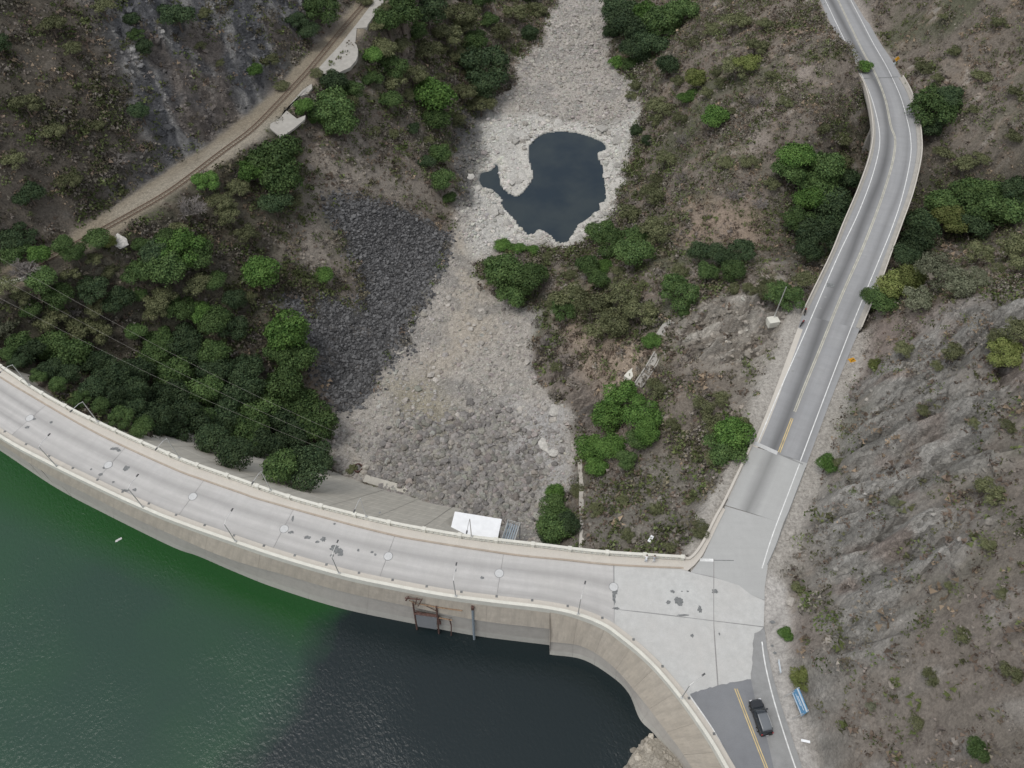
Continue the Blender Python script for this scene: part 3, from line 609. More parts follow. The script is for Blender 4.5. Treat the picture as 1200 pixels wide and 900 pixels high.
iEnd = walk_at(js[-1])
# core under the deck, kerb, walkways
m = MB(); kk = resample(kerbD[:js[-1] + 1], 120); wk = resample(walkU[:iEnd + 1], 120); m.loft([(kk, -0.05), (wk, -0.05)]); m.build('deck_bed', M['joint'], dam)
line = capD.copy(); capc = offset(line, -0.2)
kerbF = curve(KL, 0.0, 420); kn = normals(kerbF)
m = MB(); m.section(kerbF, [(0, -0.3), (0, 0.17), (0.25, 0.17), (0.25, -0.3)]); m.build('kerb', M['kerb'], dam)
m = MB(); m.loft([(offset(kerbF, 0.25), 0.155), (resample(offset(capD, -0.35), 420), 0.165)]); m.build('walkway', M['walk'], dam)
# balustrade: plinth, balusters, coping, pilasters
bal = empty('balustrade', (0, 0, 0)); bal.parent = dam
m = MB(); m.section(capD, [(-0.30, 0.1), (-0.30, 0.22), (0.0, 0.22), (0.0, -1.2), (-0.1, -1.2)]); m.build('plinth', M['cap'], bal)
m = MB(); m.section(capD, [(-0.34, 0.88), (-0.34, 1.05), (0.06, 1.05), (0.06, 0.88)]); m.build('coping', M['cap'], bal)
dense = resample(capD, int(np.hypot(*(capD[1:] - capD[:-1]).T).sum() / 0.78)); dn = normals(dense); m = MB()
for p, q in zip(dense, dn):
    mt = Matrix.Rotation(math.atan2(q[1], q[0]), 3, 'Z'); m.box((p[0] - q[0] * 0.18, p[1] - q[1] * 0.15, 0.55), (0.18, 0.40, 0.68), mt)
o = m.build('baluster', M['cap'], bal); o['kind'] = 'stuff'
pil = resample(capD, 30); pn = normals(pil); pm = MB(); pm.box((0, 0, 0.52), (0.52, 0.5, 1.15)); pm.box((0, 0, 1.11), (0.60, 0.56, 0.08)); pme = pm.mesh('pilaster', M['cap'])
for p, q in zip(pil, pn):
    o = link('pilaster', pme, bal, (p[0] - q[0] * 0.18, p[1] - q[1] * 0.18, 0)); o.rotation_euler = (0, 0, math.atan2(q[1], q[0]))
# upstream parapet and walkway
m = MB(); m.section(capU, [(-0.05, -0.5), (-0.05, 0.9), (0.4, 0.9), (0.4, 0.02), (0.4, -0.5)]); m.build('upstream_parapet', M['cap'], dam)
m = MB(); m.loft([(offset(capU, 0.4), 0.16), (offset(capU, 1.3), 0.15), (offset(capU, 1.35), 0.13), (offset(capU, 1.35), -0.4)]); m.build('upstream_walkway', M['walk'], dam)
dr = resample(offset(capU, 1.2), 34); m = MB(); m.box((0, 0, 0.02), (0.34, 0.34, 0.03)); dme = m.mesh('drain', M['tar'])
for p in dr: link('drain', dme, dam, (p[0], p[1], 0.155))
# upstream wall: panels between joints, upper tan band and lower grey band
def wall_panels(up, pb, wl, zt, zm, k, ledge):
    for a, b in spans(len(up), k):
        u_, p_, w_ = up[a:b + 1], pb[a:b + 1], wl[a:b + 1]
        t0 = (u_[1] - u_[0]) / np.hypot(*(u_[1] - u_[0])) * 0.01; u_ = u_.copy(); p_ = p_.copy(); w_ = w_.copy()
        for q in (u_, p_, w_): q[0] += t0; q[-1] -= t0
        m = MB(); m.loft([(offset(u_, 0.3), zt), (u_, zt), (p_, zm), (offset(p_, ledge), zm)]); m.build('wall_panel', M['wall_tan'], dam)
        lw = offset(p_, ledge * 0.9); s = 0.72
        m = MB(); m.loft([(lw, zm + 0.05), (lw + (w_ - lw) * 0.5, zm + (WATER - zm) * 0.5), (lw + (w_ - lw) * s, zm + (WATER - zm) * s)]); m.build('lower_wall_panel', M['wall_grey'], dam)
        m = MB(); m.loft([(lw + (w_ - lw) * s, zm + (WATER - zm) * s), (w_, WATER), (w_, WATER - 12)]); m.build('waterline_band', M['wall_waterline'], dam)
    back = offset(up, 0.6)
    m = MB(); m.loft([(back, zt - 0.1), (offset(pb, 0.35), zm), (offset(wl, 0.3), WATER - 1)]); m.build('wall_core', M['wall_grey'], dam)
wall_panels(upL, pbL, wlL, 0.2, -6, 15, 0.45)
wall_panels(upR, pbR, wlR, 0.2, -9, 9, 0.5)
# return face where the wall steps out
m = MB(); e = [(upL[-1], upR[0], 0.2), (pbL[-1], pbR[0] + (0, 0), -6), (wlL[-1], wlR[0], WATER), (wlL[-1], wlR[0], WATER - 10)]
vs = []
for a_, b_, z_ in e:
    a_ = a_ + np.array([0, 0.8]); vs += [(a_[0], a_[1], z_), (b_[0] - 0.02, b_[1], z_)]
m.add(vs, [(0, 1, 3, 2), (2, 3, 5, 4), (4, 5, 7, 6)]); m.build('wall_return', M['wall_grey'], dam)
# downstream face with shallow lifts, in blocks
cD = capD; fr = np.linspace(0, 1, len(cD)); xs_px = np.interp(fr, np.linspace(0, 1, 2), [0, 1])
endb = nearest(cD, at(640, 637, 1.05)); midb = nearest(cD, at(500, 618, 1.05))
bat = np.where(np.arange(len(cD)) < midb, 0.72, np.clip(0.72 - 0.6 * (np.arange(len(cD)) - midb) / (endb - midb), 0.12, 0.72))
for a, b in spans(len(cD), 20):
    ix = np.arange(a, b + 1); l = cD[ix].copy(); bb = bat[ix]; t0 = (l[1] - l[0]) / np.hypot(*(l[1] - l[0])) * 0.03; l[0] += t0; l[-1] -= t0
    L_ = [(offset(l, -0.02), -1.0)]
    for i, z in enumerate(np.arange(-1.0, -33, -3.2)):
        d = bb * (-z - 1.0) + 0.0; L_ += [(offset(l, d), z), (offset(l, d + 0.03), z - 0.01)]
    m = MB(); m.loft(L_); m.build('face_block', M['face'], dam)
m = MB(); m.loft([(offset(cD, -0.4), -1.1), (offset(cD, bat * 31 - 0.5), -33.0)]); m.build('face_core', M['joint'], dam)
m = MB(); c2_ = cD[nearest(cD, at(330, 577, 1)):nearest(cD, at(500, 618, 1))]; m.section(c2_, [(18.6, -30), (18.6, -26.2), (20.2, -26.2), (20.2, -30)]); m.build('toe_wall', M['face'], dam)
# end wall of the abutment that follows the balustrade round to the road
ab = curve([(800, 651.5), (806, 656), (815, 650), (826, 634), (840, 606), (852, 584), (882, 521)], 0.5, 40)
m = MB(); m.section(ab, [(-0.0, 0.0), (-0.0, 0.55), (0.35, 0.55), (0.35, -7)]); m.build('end_parapet', M['walk'], dam)
# round covers, joint lines and dark repairs on the crest
cm = MB(); n = 20
cm.add([(0.62 * math.cos(2 * math.pi * i / n), 0.62 * math.sin(2 * math.pi * i / n), 0.0) for i in range(n)] + [(0.62 * math.cos(2 * math.pi * i / n), 0.62 * math.sin(2 * math.pi * i / n), -0.05) for i in range(n)],
       [tuple(range(n))] + [(i, n + i, n + (i + 1) % n, (i + 1) % n) for i in range(n)]); cme = cm.mesh('round_cover', M['manhole'])
rm = MB(); rm.add([(r_ * math.cos(2 * math.pi * i / n), r_ * math.sin(2 * math.pi * i / n), 0) for r_ in (0.60, 0.68) for i in range(n)], [(i, (i + 1) % n, n + (i + 1) % n, n + i) for i in range(n)]); rme = rm.mesh('cover_ring', M['tar'])
for i, mm in enumerate(man):
    o = link('round_cover', cme, dam, (mm[0], mm[1], 0.062)); r_ = link('cover_ring', rme, o, (0, 0, -0.008))
BZ = [0]
def blot(px, py, rx, ry, z=0.036, name='dark_patch', mat='tar', parent=None, seed=0):
    c_ = at(px, py); k = 18; r0 = random.Random(int(px * 7 + py)); pts = []; BZ[0] = (BZ[0] + 1) % 5; z = z + BZ[0] * .0015
    for i in range(k):
        a_ = 2 * math.pi * i / k; f = r0.uniform(0.6, 1.15); pts.append((c_[0] + rx * f * math.cos(a_), c_[1] + ry * f * math.sin(a_), z))
    m = MB(); m.add(pts, [tuple(range(k))]); o = link(name, m.mesh(name, M[mat]), parent if parent else dam); return o
for (x_, y_, a_, b_) in [(32, 501, .5, .3), (40, 491, .35, .3), (60, 495, .3, .25), (134, 526, .7, .3), (139, 528, .45, .3), (148, 549, .55, .5), (123, 548, .4, .25), (107, 550, .2, .2), (118, 556, .35, .3), (133, 565, .25, .2), (146, 575, .7, .22), (158, 574, .35, .3), (341, 624, .5, .25), (360, 630, .6, .3), (372, 635, .35, .25), (379, 632, .45, .45), (392, 643, .8, .6), (397, 646, .9, .5), (399, 650, .4, .3), (389, 651, .35, .25), (420, 645, .22, .3), (436, 647, .3, .2), (440, 650, .25, .2), (534, 668, .15, .3), (565, 677, .35, .25), (343, 608, .2, .5), (719.5, 700, .25, 1.3), (721, 693, .5, .45), (722, 713, .55, .2),
                         (788, 693, .35, .3), (795, 704, .75, .65), (797, 708, .5, .3), (783, 706, .35, .35), (820, 714, .35, .6), (838, 693, .5, .4), (806, 693, .2, .15), (799, 693, .15, .1), (811, 745, .3, .3), (843, 743, .12, .25), (800, 721, .9, .15), (905, 729, .5, .25), (392, 614, .2, .2), (445, 601, .2, .2)]:
    blot(x_, y_, a_, b_)
def ribbon(pts, w_, z, mat, name, parent, step=1.5):
    l = curve(pts, z, step=step); m = MB(); m.loft([(offset(l, w_ / 2), z), (offset(l, -w_ / 2), z)]); return m.build(name, M[mat], parent)
# ------------------------------------------------------------------ junction and roads (the setting)
jbase = sheet('junction', [(719, 662), (802, 666), (806, 671), (822, 652), (838, 618), (909, 640), (897, 668), (895, 733), (899, 760), (905, 790), (916, 828), (940, 899), (963, 960), (890, 960)] + [], -0.02, M['asphalt_patch'], kind='structure')
bpy.data.objects.remove(jbase)
wx_ = walkU[iEnd:]; wpts_ = [tuple(p) for p in wx_[::6]]
def junc(pts, z, name, mat, kind=None, parent=None, thick=0.0):
    return sheet(name, [tuple(at(a_, b_, 0)) if not isinstance(a_, np.floating) else (a_, b_) for a_, b_ in pts], z, M[mat], parent, True, kind, thick)
sl_ = int(nearest(walkU, at(808, 823)))
road_j = junc([(719, 663), (801, 667), (808, 672), (824, 652), (842, 612), (850, 594), (918, 612), (909, 640), (900, 662), (896, 690), (895, 733), (899, 760), (905, 790), (916, 828), (940, 899), (963, 960)] + [tuple(p) for p in walkU[iEnd::6]][::-1], -0.012, 'road_junction', 'asphalt_patch', 'structure')
W0 = [tuple(p) for p in walkU[iEnd:nearest(walkU, at(806, 821)) + 1:4]]
def rag(a_, b_, n, amp, seed):
    r0 = random.Random(seed); return [(a_[0] + (b_[0] - a_[0]) * i / n + r0.uniform(-amp, amp) * (0 < i < n), a_[1] + (b_[1] - a_[1]) * i / n + r0.uniform(-amp, amp) * (0 < i < n)) for i in range(n + 1)]
junc([(720, 663), (801, 667), (810, 671), (836, 677), (836, 727.2), (722, 713.9), (720, 713.7)], 0.03, 'concrete_slab', 'plaza', parent=road_j, thick=0.04)
junc([(837, 677), (850, 681), (866, 686), (880, 697), (896, 704), (895, 734.2), (836.4, 727.3)], 0.03, 'concrete_slab', 'plaza', parent=road_j, thick=0.04)
junc(W0 + rag((809, 813), (841, 803), 10, 1.0, 3) + [(836.1, 727.8), (722, 714.4), (720, 714.2)], 0.03, 'concrete_slab', 'plaza', parent=road_j, thick=0.04)
junc([(836.6, 727.9), (895, 734.8)] + rag((893, 737), (884, 742), 3, 0.8, 5) + rag((884, 742), (880, 795), 9, 1.2, 6) + rag((880, 796), (842, 803), 8, 1.0, 7), 0.03, 'concrete_slab', 'plaza', parent=road_j, thick=0.04)
so_r = junc(rag((809, 813), (841, 803), 10, 1.0, 3) + rag((842, 803), (880, 796), 8, 1.0, 8) + [(885, 820), (900, 870), (920, 960), (893, 962)] + [tuple(p) for p in walkU[nearest(walkU, at(806, 821))::6]][::-1], 0.008, 'road', 'asphalt_new', 'structure')
junc([(880, 797), (884, 742), (896, 737), (899, 760), (905, 790), (916, 828), (940, 899), (963, 960), (921, 960), (900, 870), (885, 820)], 0.004, 'worn_asphalt', 'asphalt_patch', parent=road_j)
crack = ribbon([(722, 714), (770, 719), (836, 727.6), (896, 735)], 0.07, 0.036, 'asphalt_patch', 'joint_line', road_j)
ribbon([(836.5, 655), (836.5, 727), (838, 760), (841, 803)], 0.10, 0.038, 'joint', 'joint_line', road_j)
ribbon([(836, 650), (836, 676)], 0.12, 0.0, 'joint', 'joint_line', road_j)
# north road
def strip(a_, b_, lo, hi, mat, name, z=0.0, kind='structure', parent=None, thick=0.0):
    l, r_ = rl[lo:hi + 1], rr[lo:hi + 1]; L_ = [(l, z - thick)] if thick else []
    L_ += [(l + (r_ - l) * f, z) for f in (0, 0.25, 0.5, 0.75, 1)]
    if thick: L_ += [(r_, z - thick), (l, z - thick)]
    m = MB(); m.loft(L_)
    if thick: m.uv = [(u, v - thick) for u, v in m.uv]
    o = m.build(name, M[mat], parent)
    if kind: o['kind'] = kind
    return o
i_stop_l = nearest(rl, at(884, 521)); i_s = nearest(rl, at(846, 600))
# pale stretch below the stop line, built from its own edges so that the ends are square to the photo's joint
pl = curve([(850, 592), (882, 523)], 0, 12); pr = curve([(918, 613), (928, 590), (946, 543)], 0, 12)
m = MB(); m.loft([(pl + (pr - pl) * f, 0.004) for f in (0, .25, .5, .75, 1)]); m.build('pale_asphalt', M['asphalt_pale'], road_j)
low = junc([(808, 672), (824, 652), (842, 612), (850, 593), (918, 613), (909, 640), (900, 662), (896, 690), (896, 703), (880, 697), (866, 686), (850, 681), (836, 676), (812, 671)], 0.003, 'pale_asphalt', 'asphalt_pale', parent=road_j)
nl, nr = rl[i_stop_l:], rr[nearest(rr, at(946, 543)):]
nl = resample(nl, 220); nr = resample(nr, 220); ncen = (nl + nr) / 2
c0, c1_ = nearest(ncen, rcent[b0]), nearest(ncen, rcent[b1])
def rd(lo, hi, name, kind, parent=None, z=0.0, thick=0.0):
    l, r_ = nl[lo:hi + 1], nr[lo:hi + 1]; m = MB()
    L_ = [(l + (r_ - l) * f, z) for f in (0, .2, .4, .6, .8, 1)]; m.loft(L_)
    o = m.build(name, M['asphalt_old'], parent)
    if kind: o['kind'] = kind
    return o
road_n = rd(0, c0, 'road', 'structure'); rd(c1_, 219, 'road', 'structure')
bridge = empty('road_bridge', (0, 0, 0), 0, 'curved two-lane road bridge with low concrete kerb walls over the wooded side gully', 'bridge')
rd(c0, c1_, 'bridge_deck', None, bridge)
l, r_ = nl[c0:c1_ + 1], nr[c0:c1_ + 1]
m = MB(); m.loft([(l, -0.02), (l, -1.1), (l + (r_ - l) * 0.15, -2.2), (l + (r_ - l) * 0.85, -2.2), (r_, -1.1), (r_, -0.02)]); m.build('bridge_girder', M['wall_grey'], bridge)
for side, ln, s in ((0, l, 1), (1, r_, -1)):
    m = MB(); m.section(ln, [(0.35 * 1 if s > 0 else -0.35, -0.5), (0.35 if s > 0 else -0.35, 0.62), (0.0, 0.62), (0.0, 0.0)] if False else [(-0.02, -0.4), (-0.02, 0.65), (0.20, 0.65), (0.20, -0.4)] if s > 0 else [(0.02, -0.4), (0.02, 0.65), (-0.20, 0.65), (-0.20, -0.4)]); m.build('parapet', M['walk'], bridge)
    m = MB(); m.section(ln, [(-0.03, 0.0), (-0.03, 0.16), (-0.62, 0.14), (-0.62, 0.0)] if s > 0 else [(0.03, 0.0), (0.03, 0.16), (0.75, 0.14), (0.75, 0.0)]); m.build('footway', M['platform'], bridge)
for f in (0.18, 0.4, 0.62, 0.84):
    i = int(f * (len(l) - 1)); a_, b_ = l[i], r_[i]; c_ = (a_ + b_) / 2; ang = math.atan2(b_[1] - a_[1], b_[0] - a_[0])
    zb = float(ground(c_[0], c_[1])) - 2; m = MB(); m.box((c_[0], c_[1], (zb - 2.1) / 2), (6.5, 1.1, -2.1 - zb), Matrix.Rotation(ang, 3, 'Z')); m.build('pier', M['wall_grey'], bridge)
m = MB(); m.add([(l[-1][0], l[-1][1], 0.02), (r_[-1][0], r_[-1][1], 0.02), (r_[-2][0], r_[-2][1], 0.02), (l[-2][0], l[-2][1], 0.02)], [(0, 1, 2, 3)]); 
ribbon([(1012, 92), (1035, 91), (1052, 90)], 0.3, 0.012, 'tar', 'expansion_joint', bridge)
# left verge strip and markings
def mark(pts, w_, mat, parent, z=0.012, name='edge_line'): return ribbon(pts, w_, z, mat, name, parent)
mark(LW, 0.16, 'paint_white', road_n); mark(RW, 0.16, 'paint_white', road_n)
lc = curve(CW, 0, step=1.5)
for s in (-0.14, 0.14):
    q = offset(lc, s); n0 = nearest(q, at(932, 480)); m = MB(); m.loft([(offset(q[:n0], .07), 0.013), (offset(q[:n0], -.07), 0.013)]); m.build('centre_line', M['paint_yellow'], road_n)
    q = q[n0:]; m = MB(); m.loft([(offset(q, .09), 0.013), (offset(q, -.09), 0.013)]); m.build('centre_line', M['paint_yellow_worn'], road_n)
mark([(938, 541), (925, 575), (905, 628), (893, 666)], 0.15, 'paint_white', road_j); mark([(899, 662), (909, 640), (928, 590), (944, 548)], 0.09, 'tar', road_j, name='edge_joint')
mark([(884, 519), (911, 531)], 0.75, 'manhole', road_n, 0.016, 'stop_line'); mark([(911, 531), (941, 544)], 0.3, 'asphalt_patch', road_n, 0.017, 'edge_joint')
mark([(820, 656), (836, 656.5)], 0.45, 'paint_white', road_j, 0.016, 'stop_line'); mark([(836, 656.5), (860, 656.8)], 0.12, 'tar', road_j, 0.016, 'edge_joint')
mark([(893, 752), (897, 780), (909, 828), (932, 899), (957, 962)], 0.17, 'paint_white', so_r, 0.022)
mark([(808, 815), (831, 848), (843, 868), (859, 899), (893, 960)], 0.2, 'paint_white', so_r, 0.022)
for dx in (0, 2.6): mark([(861 + dx, 807), (889 + dx, 880), (896.5 + dx, 899), (918 + dx, 960)], 0.13, 'paint_yellow', so_r, 0.022, 'centre_line')
for (x_, y_, a_, b_) in [(967, 348, .3, .3), (961, 361, .3, .28), (955, 375, .3, .28), (949, 389, .3, .28), (943, 404, .3, .28), (936, 419, .3, .28), (929, 435, .3, .25)]: blot(x_, y_, a_, b_, 0.009, 'dark_patch', 'asphalt_patch', road_n)
m = MB(); c_ = at(973.5, 334.5); m.box((c_[0], c_[1], 0.03), (1.35, 1.0, 0.05), Matrix.Rotation(-0.25, 3, 'Z')); m.build('dark_plate', M['tar'], road_n)
for (x_, y_, a_, b_) in [(908, 765, .3, .2), (905, 757, .2, .2)]: blot(x_, y_, a_, b_, 0.02, 'dark_patch', 'tar', road_j)
# right edge parapet of the approach (low white guide blocks left of the road)
m = MB(); vl = curve([(852, 584), (882, 521), (905, 466), (935, 384)], 0, 30); m.loft([(vl, 0.0), (offset(vl, -0.9), 0.001)]); m.build('verge', M['walk'], road_n)
#@@THINGS
# ------------------------------------------------------------------ crowns
def crown(seed, nleaf, lobes, flat=0.78, size=(0.028, 0.056), spread=0.55, lr=(0.33, 0.5)):
    r = np.random.default_rng(seed); n = lobes
    th = r.uniform(0, 2 * math.pi, n); rad = spread * np.sqrt(r.uniform(0.15, 1.25, n)); cz_ = r.uniform(-0.25, 0.42, n) + 0.25 * (1 - rad / 0.6)
    c = np.stack([rad * np.cos(th), rad * np.sin(th), cz_], -1); c[0] = (0, 0, 0.25); R_ = r.uniform(lr[0], lr[1], n); R_[0] = 0.5
    k = r.choice(n, nleaf, p=R_ ** 2 / (R_ ** 2).sum()); d = r.normal(size=(nleaf, 3)); d /= np.linalg.norm(d, axis=1)[:, None]
    d[:, 2] = np.where(d[:, 2] < -0.35, -d[:, 2] * 0.8, d[:, 2]); d /= np.linalg.norm(d, axis=1)[:, None]
    lump = 0.68 + 0.62 * fbm(d[:, 0] * 3 + k * 7.3, d[:, 1] * 3 + d[:, 2] * 2.3, 3, seed)
    p = c[k] + d * (R_[k] * lump * r.uniform(0.3, 1.0, nleaf) ** 0.4 * np.where(r.uniform(size=nleaf) < .16, r.uniform(1.0, 1.28, nleaf), 1.0))[:, None]; p[:, 2] *= flat
    nr_ = d + r.normal(size=(nleaf, 3)) * 0.55; nr_ /= np.linalg.norm(nr_, axis=1)[:, None]
    a = np.cross(nr_, r.normal(size=(nleaf, 3))); a /= np.linalg.norm(a, axis=1)[:, None]; b = np.cross(nr_, a)
    s_ = r.uniform(size[0], size[1], nleaf)[:, None]; a = a * s_; b = b * s_ * r.uniform(0.55, 1.0, nleaf)[:, None]
    v = np.stack([p - a, p - b * 0.9, p + a, p + b], 1).reshape(-1, 3); f = np.arange(nleaf * 4).reshape(-1, 4)
    lv = np.clip(0.5 * fbm(p[:, 0] * 4 + 9, p[:, 1] * 4 + p[:, 2] * 3, 3, seed + 3) * 1.6 + r.uniform(-0.35, 0.45, nleaf), 0, 1)
    return v, f, np.repeat(lv, 4)
SHP = [crown(1, 7000, 11), crown(2, 7000, 8, 0.85), crown(3, 7400, 14, 0.7, (0.026, 0.052)), crown(4, 6600, 9, 0.8, (0.03, 0.058), 0.66), crown(5, 7000, 12, 0.7, (0.028, 0.055), 0.70)]
SHS = [crown(11, 3400, 12, 0.6, (0.026, 0.055), 0.66, (0.26, 0.42)), crown(12, 3200, 10, 0.6, (0.026, 0.055), 0.68, (0.25, 0.4)), crown(13, 3600, 14, 0.55, (0.026, 0.052), 0.7, (0.24, 0.4))]
_cm = {}
def crown_me(i, ty):
    if (i, ty) not in _cm:
        v, f, lv = (SHS if ty in 'OS' else SHP)[i % (3 if ty in 'OS' else 5)]
        _cm[i, ty] = npmesh('crown', v, f, LM[ty], {'leaf': np.stack([lv] * 3, -1)})
    return _cm[i, ty]
def bare_mesh(seed):
    r0 = random.Random(seed); m = MB()
    def grow(p, d, L_, lv):
        q = p + d * L_; m.tube([p, q], 0.045 * (0.55 ** lv) + 0.004, 3, False)
        if lv < 4:
            for _ in range(4 if lv < 2 else 3):
                dd = (d + Vector((r0.gauss(0, .6), r0.gauss(0, .6), r0.gauss(0.05, .4)))).normalized(); grow(p + d * L_ * r0.uniform(.5, 1), dd, L_ * r0.uniform(.55, .8), lv + 1)
    for k in range(5):
        a = k * 1.26 + r0.uniform(-.3, .3); grow(Vector((0, 0, -.35)), Vector((math.cos(a) * .8, math.sin(a) * .8, .8)).normalized(), 0.5, 0)
    return m.mesh('branches', M['twig'])
BARE = [bare_mesh(1), bare_mesh(2)]
tm = MB(); tm.tube([(0, 0, -0.35), (0.02, 0.01, 0.35), (-0.02, 0.02, 0.75)], 0.075, 7, True, 0.045)
for k in range(5):
    a = k * 1.27; tm.tube([(0, 0, 0.45 + 0.05 * k), (0.22 * math.cos(a), 0.22 * math.sin(a), 0.78), (0.5 * math.cos(a), 0.5 * math.sin(a), 0.98)], 0.035, 5, True, 0.012)
TRUNK = tm.mesh('trunk', M['bark'])
T = """207,18,18,D;155,25,11,D;170,60,12,D;160,42,9,G;375,12,18,G;345,25,12,D;300,88,11,B;318,75,12,O;360,38,14,D;30,125,16,O;85,60,13,O;60,30,15,O;20,190,14,O;110,150,12,O;120,10,14,O;258,75,7,O;330,100,9,O;235,55,8,O;35,230,15,D;80,215,14,O;240,15,10,O;
470,20,24,G;500,15,22,D;522,40,18,O;445,55,18,O;460,78,16,G;430,95,8,G;435,68,13,B;482,88,16,O;512,118,25,B;514,143,17,G;565,78,25,D;560,50,16,G;565,103,19,D;619,40,11,D;475,112,12,O;500,62,17,O;540,15,20,O;588,40,14,O;455,30,18,G;437,94,11,G;545,30,14,O;605,15,14,O;630,10,12,O;540,65,13,O;490,40,14,G;
388,128,24,G;402,148,20,G;410,122,16,O;357,127,13,B;395,100,16,D;370,88,9,O;412,108,13,G;375,140,12,B;
517,183,14,G;500,190,12,D;520,213,14,G;526,233,9,G;460,160,10,O;482,150,9,D;440,155,8,O;500,165,9,O;
322,188,28,G;332,215,26,G;300,200,19,B;342,178,14,O;322,240,18,D;256,238,15,O;240,213,13,B;228,248,18,N;268,252,15,O;212,272,14,O;213,292,23,B;232,302,20,G;200,320,24,G;182,300,18,D;163,322,16,G;292,275,16,O;304,322,22,B;377,324,12,B;252,332,14,G;190,350,18,O;348,235,12,O;280,225,14,O;
112,283,15,G;75,290,14,G;130,287,9,Y;20,280,18,D;20,300,16,G;50,300,14,B;90,302,14,G;50,330,18,G;72,350,18,G;110,340,16,D;140,355,16,D;60,378,18,O;92,388,18,O;30,410,18,G;10,385,16,S;25,350,12,O;130,320,12,O;
337,395,27,B;352,420,23,G;330,415,18,G;250,378,20,G;236,368,14,B;215,400,18,D;275,355,14,D;272,385,16,D;290,350,12,O;255,415,18,G;
590,322,24,G;616,328,22,G;602,345,18,G;580,312,14,G;632,322,14,G;587,288,11,B;606,292,9,B;625,294,8,B;642,302,8,O;
668,347,20,O;662,362,14,G;698,360,24,O;728,352,22,O;748,366,20,O;705,385,18,O;722,380,20,O;690,313,15,G;707,312,12,B;667,322,10,O;703,330,13,G;795,343,19,G;788,333,13,B;764,402,12,B;800,368,8,G;752,335,8,O;740,298,22,G;716,285,17,G;704,272,15,G;742,280,16,G;770,272,18,O;737,250,16,O;765,230,16,O;770,212,12,O;650,430,9,O;648,355,10,O;725,320,12,O;
822,297,15,D;845,300,16,D;870,295,14,D;858,318,15,G;830,320,14,G;800,320,12,O;
730,468,20,B;754,488,20,B;710,488,20,B;693,530,19,B;715,522,18,B;760,508,16,B;733,542,13,G;700,548,14,B;748,518,14,G;
650,578,13,B;653,600,18,G;648,620,20,G;664,615,16,D;640,628,13,D;
855,513,22,B;848,528,20,G;866,500,14,O;838,498,16,O;842,538,14,O;825,478,14,O;770,455,13,O;845,470,11,O;790,500,10,O;700,600,11,O;730,590,10,O;770,600,10,O;735,630,10,O;790,640,11,O;810,585,10,O;680,575,10,O;820,620,12,O;
910,343,17,G;925,350,15,G;896,340,14,O;938,328,14,O;880,343,12,O;860,340,10,O;
735,30,22,D;725,10,20,D;750,45,20,D;755,20,16,B;772,30,22,G;785,20,18,G;800,15,16,G;745,60,18,D;723,76,10,B;740,75,12,G;763,52,17,D;716,38,10,D;783,78,15,D;745,100,10,O;775,128,16,O;740,112,10,O;768,142,12,O;815,95,13,Y;808,115,12,B;835,140,17,B;865,80,16,O;840,85,9,O;875,75,13,Y;744,155,9,D;760,165,8,D;815,50,12,O;860,25,16,O;900,30,12,O;845,100,11,O;830,110,10,O;885,55,13,O;835,35,12,O;795,95,11,O;800,140,11,O;780,185,13,O;800,210,10,N;860,130,9,O;880,190,12,O;850,190,10,O;800,165,10,N;905,90,11,O;920,120,10,O;885,120,10,N;
930,183,22,B;925,200,18,G;965,200,24,G;960,225,22,G;970,240,24,D;986,190,15,O;945,235,18,B;960,280,22,D;990,208,18,D;948,297,16,D;935,258,16,G;975,262,18,D;1012,80,10,B;905,215,12,O;860,230,11,N;890,240,10,N;985,165,12,O;965,150,12,O;
1095,130,24,G;1088,152,18,D;1110,120,16,D;1112,262,19,Y;1080,270,22,D;1100,240,20,G;1130,240,24,G;1160,245,24,G;1150,225,20,G;1180,245,22,G;1192,225,18,D;1070,288,20,D;1062,302,16,D;1140,262,18,D;1125,195,14,O;1150,190,12,O;1105,180,12,O;
1188,290,20,O;1196,310,16,O;1150,300,16,O;1170,315,11,O;1050,340,22,Y;1068,326,17,Y;1038,353,19,G;1022,350,14,G;1103,320,24,S;1125,335,20,S;1078,350,20,S;1145,325,15,S;
1085,80,12,O;1078,72,8,O;1100,95,9,O;1120,60,10,O;1170,30,12,O;1150,90,12,O;1190,110,12,O;1110,20,9,O;1190,160,12,O;1140,130,9,O;
1190,392,18,O;1178,415,17,Y;1172,400,13,O;1025,430,10,Y;1062,410,12,O;1115,415,14,O;1095,432,8,O;968,547,13,B;982,543,9,O;1155,575,17,O;920,745,9,B;935,690,10,O;940,795,12,Y;1092,795,11,O;1130,745,12,O;938,830,7,G;1050,590,11,S;1180,500,11,O;1160,640,10,O;1075,850,12,O;1140,880,14,G;1185,790,13,O;1110,690,8,O;1020,830,8,S;1170,700,9,O;1080,480,9,O;1140,500,8,O;
420,563,9,B;412,552,7,O"""
tl_ = [(float(a), float(b), float(c), d.strip()) for a, b, c, d in (q.split(',') for q in T.replace('\n', '').split(';') if q.strip())]
def inpoly(x, y, P):
    P = np.array(P, float); return bool(sdist(np.array([x], float), np.array([y], float), P)[0] > 0)
def fill(P, gap, types, rr_, seed, lst):
    r0 = random.Random(seed); P_ = np.array(P); out = []
    for _ in range(2600):
        x, y = r0.uniform(P_[:, 0].min(), P_[:, 0].max()), r0.uniform(P_[:, 1].min(), P_[:, 1].max())
        if inpoly(x, y, P) and all(math.hypot(x - a, y - b) > gap for a, b, *_ in out) and all(math.hypot(x - a, y - b) > max(gap * .75, c * .55) for a, b, c, _ in lst):
            out.append((x, y, r0.uniform(*rr_), r0.choice(types)))
    return out
